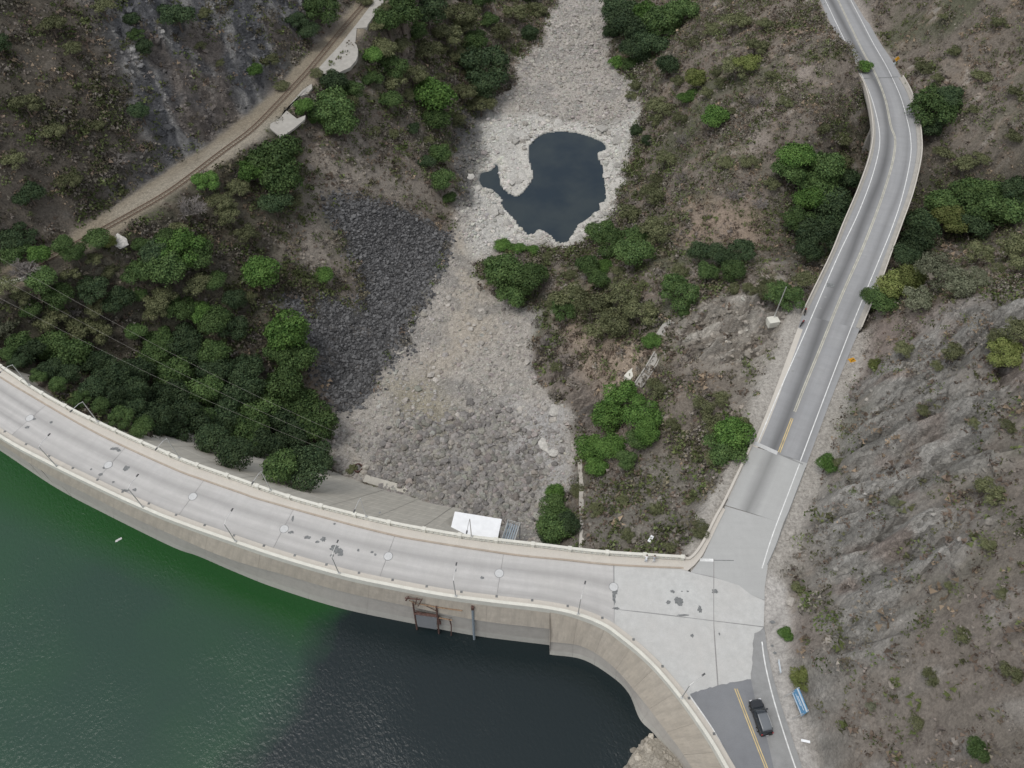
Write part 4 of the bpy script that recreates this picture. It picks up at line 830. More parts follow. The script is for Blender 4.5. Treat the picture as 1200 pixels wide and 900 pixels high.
T2 = [(20, 424), (42, 436), (30, 415), (66, 450), (55, 430), (92, 465), (80, 440), (118, 477), (108, 455), (142, 489), (132, 468), (165, 500), (157, 480), (188, 508), (180, 492), (6, 412), (8, 428), (205, 520), (228, 532), (250, 541)]
tl_ += [(a, b, 14.0 + (k * 5) % 6, 'DGDG'[k % 4]) for k, (a, b) in enumerate(T2)]
WOOD = [(-30, 420), (60, 400), (130, 425), (200, 405), (260, 420), (330, 450), (372, 480), (380, 515), (372, 548), (320, 560), (285, 554), (225, 533), (140, 506), (60, 456), (-30, 405)]
tl_ += fill(WOOD, 23, 'DDGG', (17, 27), 5, tl_)
tl_ += fill([(-20, 300), (120, 300), (200, 270), (260, 340), (215, 400), (100, 400), (-20, 420)], 27, 'OGON', (11, 17), 6, tl_)
tl_ += fill([(-20, -20), (130, -20), (150, 60), (185, 160), (130, 230), (60, 280), (-20, 280)], 58, 'ODNN', (9, 14), 8, tl_)
tl_ += fill([(425, 0), (640, -20), (600, 60), (560, 130), (500, 170), (430, 110)], 23, 'OOG', (9, 15), 9, tl_)
PLACES = [('on the hillside above the old railway', [(-60, -60), (430, -60), (380, 60), (280, 150), (120, 255), (-60, 300)]),
          ('in the wood behind the dam', WOOD), ('at the left edge of the dark scree', [(290, 360), (400, 380), (400, 560), (330, 460), (290, 440)]),
          ('beside the railway platform', [(340, 75), (425, 75), (425, 170), (340, 165)]),
          ('on the upper left riverbank', [(420, -60), (660, -60), (600, 130), (560, 250), (430, 170)]),
          ('just below the old railway', [(195, 150), (400, 150), (400, 345), (195, 345)]),
          ('on the far left terrace', [(-60, 250), (300, 250), (300, 440), (-60, 440)]),
          ('on the mound below the pool', [(560, 280), (648, 280), (648, 370), (560, 370)]),
          ('on the bank right of the pool', [(648, 205), (790, 205), (790, 315), (648, 315)]),
          ('on the knoll right of the riverbed', [(640, 300), (810, 300), (810, 445), (640, 445)]),
          ('below the long concrete channel', [(660, 445), (775, 445), (775, 565), (660, 565)]),
          ('next to the white roofed valve house', [(620, 560), (674, 560), (674, 645), (620, 645)]),
          ('on the slope above the road junction', [(674, 440), (900, 440), (900, 660), (674, 660)]),
          ('left of the bridge end', [(805, 285), (955, 285), (955, 365), (805, 365)]),
          ('in the gully left of the curved bridge', [(890, 145), (1010, 145), (1000, 310), (930, 310), (895, 260)]),
          ('at the top right riverbank', [(700, -30), (805, -30), (805, 90), (700, 90)]),
          ('on the ridge left of the upper road', [(700, -60), (1005, -60), (1005, 260), (700, 260)]),
          ('growing over the edge of the upper road', [(1004, 70), (1020, 70), (1020, 90), (1004, 90)]),
          ('in the gully right of the curved bridge', [(1040, 100), (1240, 100), (1240, 278), (1040, 310)]),
          ('on the hill above the upper road', [(1050, -60), (1240, -60), (1240, 170), (1050, 170)]),
          ('on the outcrop by the bridge end', [(1000, 278), (1240, 278), (1240, 372), (1000, 372)]),
          ('at the foot of the rock face', [(900, 500), (992, 500), (960, 900), (900, 900)]),
          ('on the rock face right of the road', [(990, 372), (1240, 372), (1240, 940), (940, 940)]),
          ('among the boulders at the foot of the dam', [(390, 530), (520, 530), (520, 640), (390, 640)])]
CW_ = {'B': 'bright green', 'G': 'mid green', 'D': 'dark green', 'O': 'dull olive', 'Y': 'yellowish green', 'S': 'pale grey-green', 'N': 'grey leafless'}
recs = {}
arr = np.array([(a, b, c) for a, b, c, _ in tl_]); x0, y0, z0_, dep0 = hit(arr[:, 0], arr[:, 1], 2.0); Rm = arr[:, 2] / FPX * dep0 * 1.17
isb = arr[:, 2] < 12.5; hc = np.where(isb, Rm * 0.35, Rm * 0.75 + 0.6)
d_face = pdist(XX, YY, capD[::3]); HG = HH; HH = np.where((sd < 0) & (~pull) & (XX < -16), np.maximum(HG, np.where(d_face < 32, -1 - d_face / 0.72, -99)), HG)
xs, ys, zs_, dep = hit(arr[:, 0], arr[:, 1], hc); on_ = zs_ > ground(xs, ys, HG) + .3; zc2 = zs_ + hc; HH = HG; zs_ = ground(xs, ys); hc = np.where(on_, zc2 - zs_, hc); Rm = np.where(on_, np.minimum(Rm, ground(xs, ys, d_face) * .85 - .4), Rm)
okd = np.minimum.reduce([ground(xs, ys, np.minimum(d_a - 4.6, d_b - 3.6)), np.full(xs.shape, 99.0)])
dd_ = -ground(xs, ys, np.clip(sd, -60, 5)); nearD = (arr[:, 0] < 400) & (arr[:, 1] > 390) & (dd_ < 22)
Rm = np.where(nearD, np.minimum(Rm, dd_ * .62), Rm); hc = np.where(nearD, np.maximum(np.minimum(hc, .3 - zs_ - Rm * .85), Rm * .3), hc)
for i, (px, py, rp, ty) in enumerate(tl_):
    if nearD[i] and (Rm[i] < 0.9 or zs_[i] + hc[i] + Rm[i] * .8 > 1.2): continue
    if on_[i] and (ground(xs[i], ys[i], d_face) < 6.0 or Rm[i] < 2.0): continue
    if okd[i] < 0 and rp < 12.6 and not (1004 < px < 1020): continue
    rz = rng.uniform(0, 6.28); x, y, g_ = float(xs[i]), float(ys[i]), float(zs_[i]); r_ = float(Rm[i]); sh = int(rng.integers(0, 6))
    pl_ = next((n for n, P in PLACES if inpoly(px, py, P)), 'on the valley side')
    if isb[i]:
        o = link('shrub', BARE[sh % 2] if ty == 'N' else crown_me(sh, ty), None, (x, y, g_ + r_ * 0.30)); o.scale = (r_, r_ * rng.uniform(.85, 1.1), r_ * rng.uniform(.7, .95)); o.rotation_euler = (0, 0, rz); cat = 'shrub'
    else:
        o = empty('tree', (x, y, g_), rz); cat = 'tree'; h_ = float(hc[i])
        tr_ = link('trunk', TRUNK, o); tr_.scale = (r_, r_, h_ * 0.95)
        c_ = link('crown', BARE[sh % 2] if ty == 'N' else crown_me(sh, ty), o, (0, 0, h_)); c_.scale = (r_, r_ * rng.uniform(.88, 1.1), r_ * rng.uniform(.85, 1.05))
        if ty == 'N': c_.name = 'branches'
    sz = 'large' if rp >= 20 else ('small' if rp < 10 else ('' if isb[i] else 'mid-sized'))
    lb = ' '.join(q for q in (sz, CW_[ty], cat, pl_) if q); recs.setdefault(lb, []).append((px, py, o, cat, pl_))
for lb, L_ in recs.items():
    for q in L_: tag(q[2], lb, q[3], q[3] + 's ' + q[4])
    if 2 <= len(L_) <= 3:
        ax = 0 if max(q[0] for q in L_) - min(q[0] for q in L_) >= max(q[1] for q in L_) - min(q[1] for q in L_) else 1
        L_.sort(key=lambda q: q[ax]); w_ = (('leftmost', 'middle', 'rightmost'), ('uppermost', 'middle', 'lowest'))[ax]
        names = w_ if len(L_) == 3 else (w_[0], w_[2])
        for q, n in zip(L_, names): q[2]['label'] = n + ' ' + lb
    elif 4 <= len(L_) <= 20:
        L_.sort(key=lambda q: q[0])
        OR = 'leftmost,second from the left,third from the left,fourth from the left,fifth from the left,sixth from the left,seventh from the left,eighth from the left,ninth from the left,tenth from the left'.split(',')
        OL = [o_.replace('left', 'right') for o_ in OR]
        for i_, q in enumerate(L_): q[2]['label'] = lb + ', ' + (OR[i_] if i_ < (len(L_) + 1) // 2 else OL[len(L_) - 1 - i_])

# ------------------------------------------------------------------ stones and scrub
def rockshape(seed, flat=0.65):
    bm = bmesh.new(); bmesh.ops.create_icosphere(bm, subdivisions=1, radius=1.0); r0 = random.Random(seed)
    for v in bm.verts:
        v.co *= r0.uniform(0.72, 1.15); v.co.z *= flat; v.co.x *= r0.uniform(0.9, 1.1)
    bmesh.ops.triangulate(bm, faces=bm.faces); V = np.array([v.co[:] for v in bm.verts]); F = np.array([[v.index for v in f.verts] for f in bm.faces]); bm.free()
    V = V / np.abs(V).max() * 1.05; q = np.round(V / 0.36) * 0.36; return V * 0.6 + q * 0.4, F
RS = [rockshape(k, 0.55 + 0.06 * (k % 4)) for k in range(8)]
def batch(name, x, y, z, s_, cols, mat, smin=0.0, flatten=1.0, label=None):
    n = len(x); k = rng.integers(0, 8, n); V = np.stack([q[0] for q in RS])[k]; F = np.stack([q[1] for q in RS])[k]
    sc_ = np.stack([s_ * rng.uniform(.7, 1.35, n), s_ * rng.uniform(.7, 1.2, n), s_ * rng.uniform(.6, 1.1, n) * flatten], -1); V = V * sc_[:, None, :]
    a = rng.uniform(0, 6.28, n); b = rng.normal(0, .35, n); ca, sa, cb, sb = np.cos(a)[:, None], np.sin(a)[:, None], np.cos(b)[:, None], np.sin(b)[:, None]
    X, Y, Z = V[..., 0], V[..., 1] * cb - V[..., 2] * sb, V[..., 1] * sb + V[..., 2] * cb
    V = np.stack([X * ca - Y * sa + x[:, None], X * sa + Y * ca + y[:, None], Z + z[:, None]], -1)
    nv = V.shape[1]; F = F + (np.arange(n) * nv)[:, None, None]; c_ = np.repeat(cols, nv, axis=0)
    return link(name, npmesh(name, V.reshape(-1, 3), F.reshape(-1, 3), M[mat], {'tint': c_}), None)
def scatter(n, F, lo, hi, power=1.0):
    out = np.zeros((0, 2))
    while len(out) < n:
        p = np.stack([rng.uniform(lo[0], hi[0], n * 3), rng.uniform(lo[1], hi[1], n * 3)], -1); f = samp(F, p[:, 0], p[:, 1]) ** power
        out = np.vstack([out, p[rng.uniform(0, 1, len(p)) < f]])
        if f.max() <= 0: break
    return out[:n]
dry = (pd < -0.4)
Fr = np.clip(zr - zs, 0, 1) * dry * (sst(18, 30, YY * 1.0)) * (sd < -1)
zsp = zone([(588, 150), (622, 158), (624, 190), (626, 218), (606, 232), (588, 205)], 1.2, .2)
p = scatter(15000, Fr * (1 - .85 * zsp) * (1 - .7 * ztan) * (0.35 + 0.65 * sst(0.4, 0.6, n_b)), (-70, 45), (75, 300)); zz = ground(p[:, 0], p[:, 1])
rub = samp(zrub, p[:, 0], p[:, 1]); pal = samp(zp, p[:, 0], p[:, 1])
s_ = np.exp(rng.normal(-1.72, 0.45, len(p))) * (1 + 1.0 * rub) * (1 + (p[:, 1] > 150) * 0.45); s_ = np.clip(s_, 0.12, 0.85)
cc = np.array([0.39, 0.365, 0.33])[None] * (1 - pal[:, None]) + np.array([0.54, 0.52, 0.475])[None] * pal[:, None]; cc = cc * (1 - 0.26 * rub[:, None]) * (1 - .65 * samp(dkb, p[:, 0], p[:, 1])[:, None]) * rng.uniform(0.62, 1.16, (len(p), 1)) * rng.uniform(.96, 1.04, (len(p), 3))
o = batch('riverbed_stones', p[:, 0], p[:, 1], zz + s_ * 0.12, s_, cc, 'stones'); tag(o, 'loose grey and pale stones covering the dry riverbed', 'stones', kind='stuff')
p = scatter(10500, zs, (-60, 60), (10, 190)); zz = ground(p[:, 0], p[:, 1]); s_ = np.clip(np.exp(rng.normal(-1.45, .38, len(p))), .12, .6)
o = batch('scree_stones', p[:, 0], p[:, 1], zz + s_ * .15, s_, np.array([0.100, 0.099, 0.099])[None] * rng.uniform(.5, 1.8, (len(p), 1)), 'stones'); tag(o, 'dark angular stones of the scree fan on the left bank', 'scree', kind='stuff')
rocky = np.clip(mR + lp * .6 + zpr + zcb * .7 + zo * .3 + 0.10, 0, 1) * (1 - mG) * (keep > .6) * (~pull) * (sd < -2) * (XX < 140)
p = scatter(6000, rocky * sst(0.42, 0.62, n_b) * (1 - .97 * np.maximum(zh, rest)), (-130, 10), (135, 230)); zz = ground(p[:, 0], p[:, 1]); s_ = np.clip(np.exp(rng.normal(-1.3, .45, len(p))), .12, 1.0)
zcol = np.stack([samp(C[..., k], p[:, 0], p[:, 1]) for k in range(3)], -1)
o = batch('hillside_stones', p[:, 0], p[:, 1], zz + s_ * .05, s_, np.clip(zcol * 1.1, 0, .32) * rng.uniform(.6, 1.35, (len(p), 1)), 'stones'); tag(o, 'loose broken stones strewn over the rocky hillsides', 'stones', kind='stuff')
shf = (shore > -2.5) * pull * 1.0 * (XX > 8) * (XX < 60) * (YY > 0)
p = scatter(700, shf, (8, 0), (45, 36)); zz = ground(p[:, 0], p[:, 1]); s_ = np.clip(np.exp(rng.normal(-1.3, .5, len(p))), .12, .8)
o = batch('shore_stones', p[:, 0], p[:, 1], zz + s_ * .1, s_, np.array([0.36, 0.33, 0.28])[None] * rng.uniform(.6, 1.3, (len(p), 1)), 'stones'); tag(o, 'rubble stones on the small shore under the curved wall', 'stones', kind='stuff')
# dry scrub and grass tufts
veg = (1 - zr) * (1 - zs) * (1 - 0.72 * mR) * (1 - zpr * .6) * (1 - trackz) * (keep > .35) * (~pull) * (sd < -1.2) * (pd < -3)
veg = veg * (1 + .9 * mR * (1 - zc_)); dens = np.clip(veg, 0, 1) * (0.30 + 0.70 * sst(0.38, 0.6, fbm(XX / 4, YY / 4, 4, 131)))
n = 50000; p = scatter(n, dens, (-135, 15), (140, 300)); zz = ground(p[:, 0], p[:, 1]); r_ = np.clip(np.exp(rng.normal(-0.42, .42, n)), .25, 1.7)
pal_ = np.array([(0.125, 0.096, 0.075), (0.165, 0.142, 0.125), (0.085, 0.088, 0.045), (0.22, 0.17, 0.12), (0.09, 0.105, 0.042), (0.19, 0.165, 0.145)])
sel = fbm(p[:, 0] / 6, p[:, 1] / 6, 3, 141) * 1.7 - 0.35 + rng.normal(0, .22, n); ki = np.clip((sel * 6).astype(int), 0, 5); order = np.array([4, 2, 0, 0, 1, 3])[ki]; base_c = pal_[order] * rng.uniform(.65, 1.35, (n, 1))
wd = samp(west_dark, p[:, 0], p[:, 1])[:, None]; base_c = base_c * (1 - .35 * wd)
q = 10; dd = rng.normal(size=(n, q, 3)); dd /= np.linalg.norm(dd, axis=2)[..., None]; dd[..., 2] = np.abs(dd[..., 2]) * .8
cen = np.stack([p[:, 0], p[:, 1], zz], -1)[:, None] + dd * (r_[:, None] * rng.uniform(.3, 1, (n, q)))[..., None]
nn_ = dd + rng.normal(size=(n, q, 3)) * .7; nn_ /= np.linalg.norm(nn_, axis=2)[..., None]; aa = np.cross(nn_, rng.normal(size=(n, q, 3))); aa /= np.linalg.norm(aa, axis=2)[..., None]; bb_ = np.cross(nn_, aa)
ss = (r_[:, None] * rng.uniform(.16, .38, (n, q)))[..., None]; v = np.stack([cen - aa * ss, cen + aa * ss, cen + bb_ * ss * 1.3], 2).reshape(-1, 3)
cq = np.repeat((base_c[:, None] * rng.uniform(.85, 1.5, (n, q, 1))).reshape(-1, 3), 3, axis=0)
def bushes(n, q, F, rlo, rhi, cols, name, lbl, seed):
    p = scatter(n, F, (-135, 15), (140, 300)); zz = ground(p[:, 0], p[:, 1]); n = len(p); r_ = rng.uniform(rlo, rhi, n) ** 1.0
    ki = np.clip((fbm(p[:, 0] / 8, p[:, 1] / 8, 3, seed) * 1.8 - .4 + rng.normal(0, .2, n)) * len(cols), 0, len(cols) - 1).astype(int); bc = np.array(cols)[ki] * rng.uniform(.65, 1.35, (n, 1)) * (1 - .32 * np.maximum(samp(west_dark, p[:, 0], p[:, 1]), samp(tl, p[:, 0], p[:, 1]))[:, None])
    dd = rng.normal(size=(n, q, 3)); dd /= np.linalg.norm(dd, axis=2)[..., None]; dd[..., 2] = np.abs(dd[..., 2]) * .85
    cen = np.stack([p[:, 0], p[:, 1], zz], -1)[:, None] + dd * (r_[:, None] * rng.uniform(.45, 1.1, (n, q)))[..., None]
    nn_ = dd + rng.normal(size=(n, q, 3)) * .5; nn_ /= np.linalg.norm(nn_, axis=2)[..., None]; aa = np.cross(nn_, rng.normal(size=(n, q, 3))); aa /= np.linalg.norm(aa, axis=2)[..., None]; bb_ = np.cross(nn_, aa)
    ss = (r_[:, None] ** .6 * rng.uniform(.12, .28, (n, q)) * np.where(p[:, 0] + p[:, 1] * .0 > 42, .68, 1.0)[:, None])[..., None]; v = np.stack([cen - aa * ss, cen + aa * ss, cen + bb_ * ss * 1.5], 2).reshape(-1, 3)
    cq = np.repeat((bc[:, None] * rng.uniform(.8, 1.75, (n, q, 1))).reshape(-1, 3), 3, axis=0)
    tag(link(name, npmesh(name, v, np.arange(len(v)).reshape(-1, 3), M['scrub'], {'tint': np.clip(cq, 0, .5)})), lbl, 'bushes', kind='stuff')
bushes(25000, 34, dens * (0.35 + sst(.42, .60, fbm(XX / 12, YY / 12, 3, 151))) * (1 - .35 * rest) * (1 - .2 * zpr) * (1 - .75 * zo) * (1 - .6 * och2) * (1 - .55 * lp) * (1 - .5 * zh) * (1 + 1.0 * tl * (1 - zc_)) / 2, .5, 1.9, [(0.075, 0.088, 0.038), (0.110, 0.098, 0.068), (0.145, 0.130, 0.112), (0.090, 0.105, 0.048), (0.115, 0.10, 0.078), (0.072, 0.094, 0.034), (0.14, 0.128, 0.105)], 'scrub_bushes', 'low olive, brown and grey bushes merging over the hillsides', 161)
o = link('dry_scrub', npmesh('dry_scrub', v, np.arange(len(v)).reshape(-1, 3), M['scrub'], {'tint': np.clip(cq, 0, .5)})); tag(o, 'dry brown and olive scrub covering the valley sides', 'scrub', kind='stuff')
# boulders that can be told apart
BM_ = {}
def rock_thing(x, y, s_, mat, label, group, sink=0.25, flat=1.0, name='boulder'):
    k = int(rng.integers(0, 8)); key = (k, mat)
    if key not in BM_:
        bm = bmesh.new(); V, F = RS[k]; vs = [bm.verts.new(c) for c in V]; [bm.faces.new([vs[i] for i in f]) for f in F]
        bmesh.ops.subdivide_edges(bm, edges=bm.edges[:], cuts=1, use_grid_fill=True); r0 = random.Random(k)
        for v_ in bm.verts: v_.co += Vector((r0.gauss(0, .05), r0.gauss(0, .05), r0.gauss(0, .04)))
        me_ = bpy.data.meshes.new('boulder'); bm.to_mesh(me_); bm.free(); me_.materials.append(M[mat]); BM_[key] = me_
    o = link(name, BM_[key], None, (x, y, float(ground(x, y)) + s_ * sink)); o.scale = (s_ * rng.uniform(.8, 1.3), s_ * rng.uniform(.7, 1.1), s_ * rng.uniform(.6, 1) * flat); o.rotation_euler = (rng.normal(0, .25), rng.normal(0, .25), rng.uniform(0, 6.28))
    return tag(o, label, name, group)
p = scatter(250, zrub * Fr, (-60, 50), (40, 110))
for a, b in p:
    z_ = rng.uniform(.35, .9); qx = 'left third' if a < -14 else 'right third' if a > 0 else 'middle'; qs = 'large' if z_ > .7 else 'mid-sized' if z_ > .5 else 'small'
    rock_thing(a, b, z_, 'rock_grey', f'{qs} angular grey boulder, {qx} of the rubble heap below the dam', f'{qs} boulders, {qx} of the rubble heap')
p = scatter(45, Fr * (1 - zrub) * (YY < 130) , (-60, 60), (50, 130))
for a, b in p: rock_thing(a, b, rng.uniform(.45, .8), 'rock_pale', 'pale stone block on the open gravel of the lower riverbed', 'blocks on the lower riverbed')
p = scatter(50, Fr * (YY > 190), (-30, 190), (70, 290))
for a, b in p: rock_thing(a, b, rng.uniform(.6, 1.1), 'rock_pale', 'pale boulder in the upper riverbed beyond the pool', 'boulders in the upper riverbed')
rimp = (pd < -0.5) * (pd > -6) * 1.0 * (zp > .3)
p = scatter(45, rimp, (lo[0] - 8, lo[1] - 8), (hi[0] + 8, hi[1] + 8))
for a, b in p:
    if math.hypot(*(np.array([a, b]) - at(605, 190, POND))) > 7: rock_thing(a, b, rng.uniform(.9, 2.1), 'rock_white', 'whitish rounded rock slab on the rim of the dark pool', 'rocks round the pool', .15, .6)
for (px, py, s_, lb) in [(650, 483, 1.7, 'flat whitish slab near the right edge of the lower riverbed, uppermost of three'), (637, 523, 1.4, 'flat whitish slab near the right edge of the lower riverbed, middle of three'), (648, 532, 1.3, 'flat whitish slab near the right edge of the lower riverbed, lowest of three')]:
    x, y, _, _ = hit(px, py); rock_thing(float(x[0]), float(y[0]), s_, 'rock_white', lb, 'whitish slabs', .2, .35, 'rock_slab')
for (px, py, s_, lb) in [(922, 632, .5, 'pale rock at the road edge, second from the top of the roadside rocks'), (927, 627, .6, 'pale rock at the road edge, topmost of the roadside rocks'), (926, 706, .8, 'pale rock at the edge of the gravel widening, lowest of the roadside rocks'), (923, 668, .6, 'pale rock below the rock face, third of the roadside rocks')]:
    x, y, _, _ = hit(px, py); rock_thing(float(x[0]), float(y[0]), s_, 'rock_pale', lb, 'rocks beside the road')
x, y, _, _ = hit(143, 289); rock_thing(float(x[0]), float(y[0]), 1.6, 'rock_white', 'flat pale rock in the shrubs below the old railway', None, .4, .5)

# ------------------------------------------------------------------ lamps
def lamp(p, z, inward, label, group, h=5.6, arm=2.0):
    o = empty('street_lamp', (p[0], p[1], z), math.atan2(inward[1], inward[0]), label, 'street lamp', group)
    if 'pole' not in LMP:
        m = MB(); m.tube([(0, 0, 0), (0, 0, h * .5), (0.0, 0, h)], 0.09, 7, True, 0.06); m.box((0, 0, .1), (.32, .32, .2)); LMP['pole'] = m.mesh('pole', M['steel'])
        m = MB(); m.tube([(0, 0, h - .05), (arm * .3, 0, h + .25), (arm, 0, h + .35)], 0.055, 6, True, .045); LMP['arm'] = m.mesh('arm', M['steel'])
        m = MB(); m.box((arm + .22, 0, h + .34), (.55, .22, .12), None, .75); LMP['head'] = m.mesh('lamp_head', M['lamp_dark'])
        m = MB(); m.box((arm + .22, 0, h + .26), (.36, .16, .04)); LMP['glass'] = m.mesh('glass', M['manhole'])
    link('pole', LMP['pole'], o); link('arm', LMP['arm'], o); hd = link('lamp_head', LMP['head'], o); link('glass', LMP['glass'], hd)
    return o
LMP = {}
def innorm(line, p):
    i = nearest(line, p); return normals(line)[i]
names = ['first', 'second', 'third', 'fourth', 'fifth', 'sixth', 'seventh']
for k, (a, b) in enumerate([(64, 547), (167, 595), (275, 635), (397, 670), (533, 698), (677, 720), (794, 820)]):
    q = at(a, b, .9); i = nearest(capU, q); nn = normals(capU)[i]; lamp(capU[i] + nn * .18, .9, nn, f'thin steel street lamp on the reservoir-side parapet, {names[k]} from the left', 'lamps on the reservoir-side parapet')
for k, (a, b) in enumerate([(34, 451), (116, 494), (211, 537), (316, 575), (427, 609), (551, 629)]):
    q = at(a, b, 1.05); i = nearest(capD, q); nn = -normals(capD)[i]; lamp(capD[i] + nn * .18, 1.05, nn, f'thin steel street lamp on the valley-side balustrade, {names[k]} from the left', 'lamps on the valley-side balustrade')

# ------------------------------------------------------------------ valve house and platform
A, B_ = at(533, 599, -10), at(588, 608, -10); ux = (B_ - A) / np.hypot(*(B_ - A)); uy = np.array([-ux[1], ux[0]]); Wd = float(np.hypot(*(B_ - A))); ctr = (A + B_) / 2 - uy * 3.6; ang = math.atan2(ux[1], ux[0])
vh = empty('valve_house', (ctr[0], ctr[1], -25), ang, 'white flat-roofed valve house against the downstream foot of the dam', 'building')
m = MB(); m.box((0, 0, 7.2), (Wd - .5, 6.6, 14.6)); m.build('wall', M['walk'], vh)
m = MB(); m.box((0, 0, 14.75), (Wd, 7.2, .3)); m.build('roof', M['roof_white'], vh)
for s in (-1.8, 1.8):
    m = MB(); m.box((s, 3.33, 11), (1.2, .08, 1.4)); wn = m.build('window', M['steel_grey'], vh)
m = MB(); m.box((0, 3.33, 1.6), (1.6, .08, 2.6)); m.build('door', M['steel_grey'], vh)
pf = empty('steel_platform', (ctr[0] + ux[0] * (Wd / 2 + 1.5), ctr[1] + ux[1] * (Wd / 2 + 1.5), -25), ang - .12, 'grey steel grating platform with railing beside the white roofed valve house', 'platform')
for k in range(6):
    m = MB(); m.box((-.95 + k * .38, 2.1, 13.2), (.22, 3.6, .08)); m.build('grating_plank', M['steel_grey'], pf)
for (x_, y_) in ((-1, .3), (1.1, .3), (-1, 3.9), (1.1, 3.9)):
    m = MB(); m.tube([(x_, y_, 0), (x_, y_, 14.2)], .08, 6); m.build('post', M['steel_grey'], pf)
for (a_, b_) in (((-1, 3.9), (1.1, 3.9)), ((1.1, .3), (1.1, 3.9)), ((-1, .3), (-1, 3.9))):
    m = MB(); m.tube([(a_[0], a_[1], 14.2), (b_[0], b_[1], 14.2)], .06, 5); m.tube([(a_[0], a_[1], 13.7), (b_[0], b_[1], 13.7)], .04, 5); m.build('railing', M['steel'], pf)
m = MB(); m.box((0, -.9, 12.6), (1.8, 1.8, .3)); m.build('landing', M['steel_grey'], pf)

# ------------------------------------------------------------------ intake frame on the reservoir wall
def P3(px, py, out=.35):
    s = py - (694 + (px - 500) * .165); z = .9 - s * .345; q = at(px, py, z); return Vector((q[0] - .03 * out, q[1] - out, z))
it = empty('intake_gate', P3(500, 735), 0, 'rusty intake gate frame hanging on the reservoir side of the dam wall', 'gate frame'); base_i = it.location.copy()
def itube(pts, r_, name, mat='rust'):
    m = MB(); m.tube([P3(*q) - base_i for q in pts], r_, 6); return m.build(name, M[mat], it)
itube([(484, 703), (486, 716), (489, 735)], .14, 'guide_post'); itube([(511.5, 708), (513, 722), (515, 743)], .14, 'guide_post'); itube([(527, 723), (529, 730), (529, 742)], .10, 'guide_post')
itube([(485.5, 715.5), (512, 719)], .24, 'beam'); itube([(492, 705), (512, 709), (542, 713)], .10, 'beam', 'timber'); itube([(513, 721), (530, 724)], .12, 'beam', 'timber')
itube([(486, 712), (496, 716)], .06, 'brace'); itube([(497, 706), (511, 713)], .06, 'brace'); itube([(513, 720), (516, 728)], .2, 'winch'); itube([(475, 698), (493, 700)], .10, 'top_bar'); itube([(480, 701), (490, 706)], .07, 'brace', 'timber'); itube([(476, 701), (479, 697)], .12, 'bracket'); itube([(489, 698), (487, 706)], .08, 'bracket'); itube([(495, 699), (490, 708)], .07, 'bracket')
c4 = [P3(487.5, 717, .5) - base_i, P3(512, 720.5, .5) - base_i, P3(512, 734, .5) - base_i, P3(490, 730.5, .5) - base_i]
m = MB(); m.add(c4 + [q + Vector((0, .25, 0)) for q in c4], [(0, 1, 2, 3), (7, 6, 5, 4), (0, 4, 5, 1), (1, 5, 6, 2), (2, 6, 7, 3), (3, 7, 4, 0)]); m.build('gate_leaf', M['asphalt_new'], it)
gp = empty('gauge_pipe', P3(554, 745), 0, 'grey vertical pipe fixed to the reservoir wall right of the rusty gate frame', 'pipe'); b_g = gp.location.copy()
m = MB(); m.tube([P3(554, 711, .3) - b_g, P3(555, 728, .3) - b_g, P3(556, 748, .3) - b_g], .2, 8); m.build('pipe_body', M['steel_grey'], gp)
m = MB(); q = P3(554, 710, .3) - b_g; m.box(q, (.4, .4, .9)); m.build('pipe_head', M['rust'], gp)

# ------------------------------------------------------------------ railway and platforms
rlw = curve([(455, -30), (431, 0), (400, 36), (368, 75), (353, 92), (325, 122), (295, 152), (259, 179), (202, 222), (160, 247), (122, 268), (80, 291), (30, 318)], 0.0, step=1.5)
zb = ground(rlw[:, 0], rlw[:, 1]) + 0.05
rw = empty('railway_track', (0, 0, 0), 0, 'narrow rusty railway track on a sandy ledge at the upper left', 'railway')
for s in (-.55, .55):
    m = MB(); q = offset(rlw, s); m.section(q, [(-.05, .0), (-.05, .16), (.05, .16), (.05, 0)], z0=zb); m.build('rail', M['rail'], rw)
    m = MB(); m.loft([(offset(rlw, s - .24), zb + .045), (offset(rlw, s), zb + .07), (offset(rlw, s + .24), zb + .045)]); m.build('rust_bed', M['sleeper'], rw)
sl = resample(rlw, int(len(rlw) * 1.5 / .75)); sn = normals(sl); m = MB()
for p_, q_ in zip(sl, sn): m.box((p_[0], p_[1], float(ground(p_[0], p_[1])) + .04), (1.7, .22, .12), Matrix.Rotation(math.atan2(q_[1], q_[0]), 3, 'Z'))
o = m.build('sleeper', M['sleeper'], rw); o['kind'] = 'stuff'
pf1 = sheet('platform_slab', [(468, -24), (450, 0), (448, 5), (431, 28.5), (430, 32), (418, 33), (416.5, 48), (419.5, 58), (419, 66), (417, 71), (410, 79), (399, 84), (388, 89), (377, 86), (373, 80), (398, 53), (417, 29), (435.5, 5), (452, -24)], .16, M['platform'], thick=.8)
tag(pf1, 'long pale concrete platform beside the railway, wide at its lower end', 'platform')
pf2 = sheet('platform_slab', [(365, 98), (366, 103), (360, 110), (350, 113), (342, 124), (334, 128), (339, 132), (348, 139), (358, 135), (357, 140), (345, 150), (334, 158), (328, 160), (316, 150), (317, 145), (328, 138), (340, 122), (354, 106)], .14, M['platform'], thick=.45)
tag(pf2, 'broken pale concrete slab beside the railway, half under the green trees', 'concrete slab')
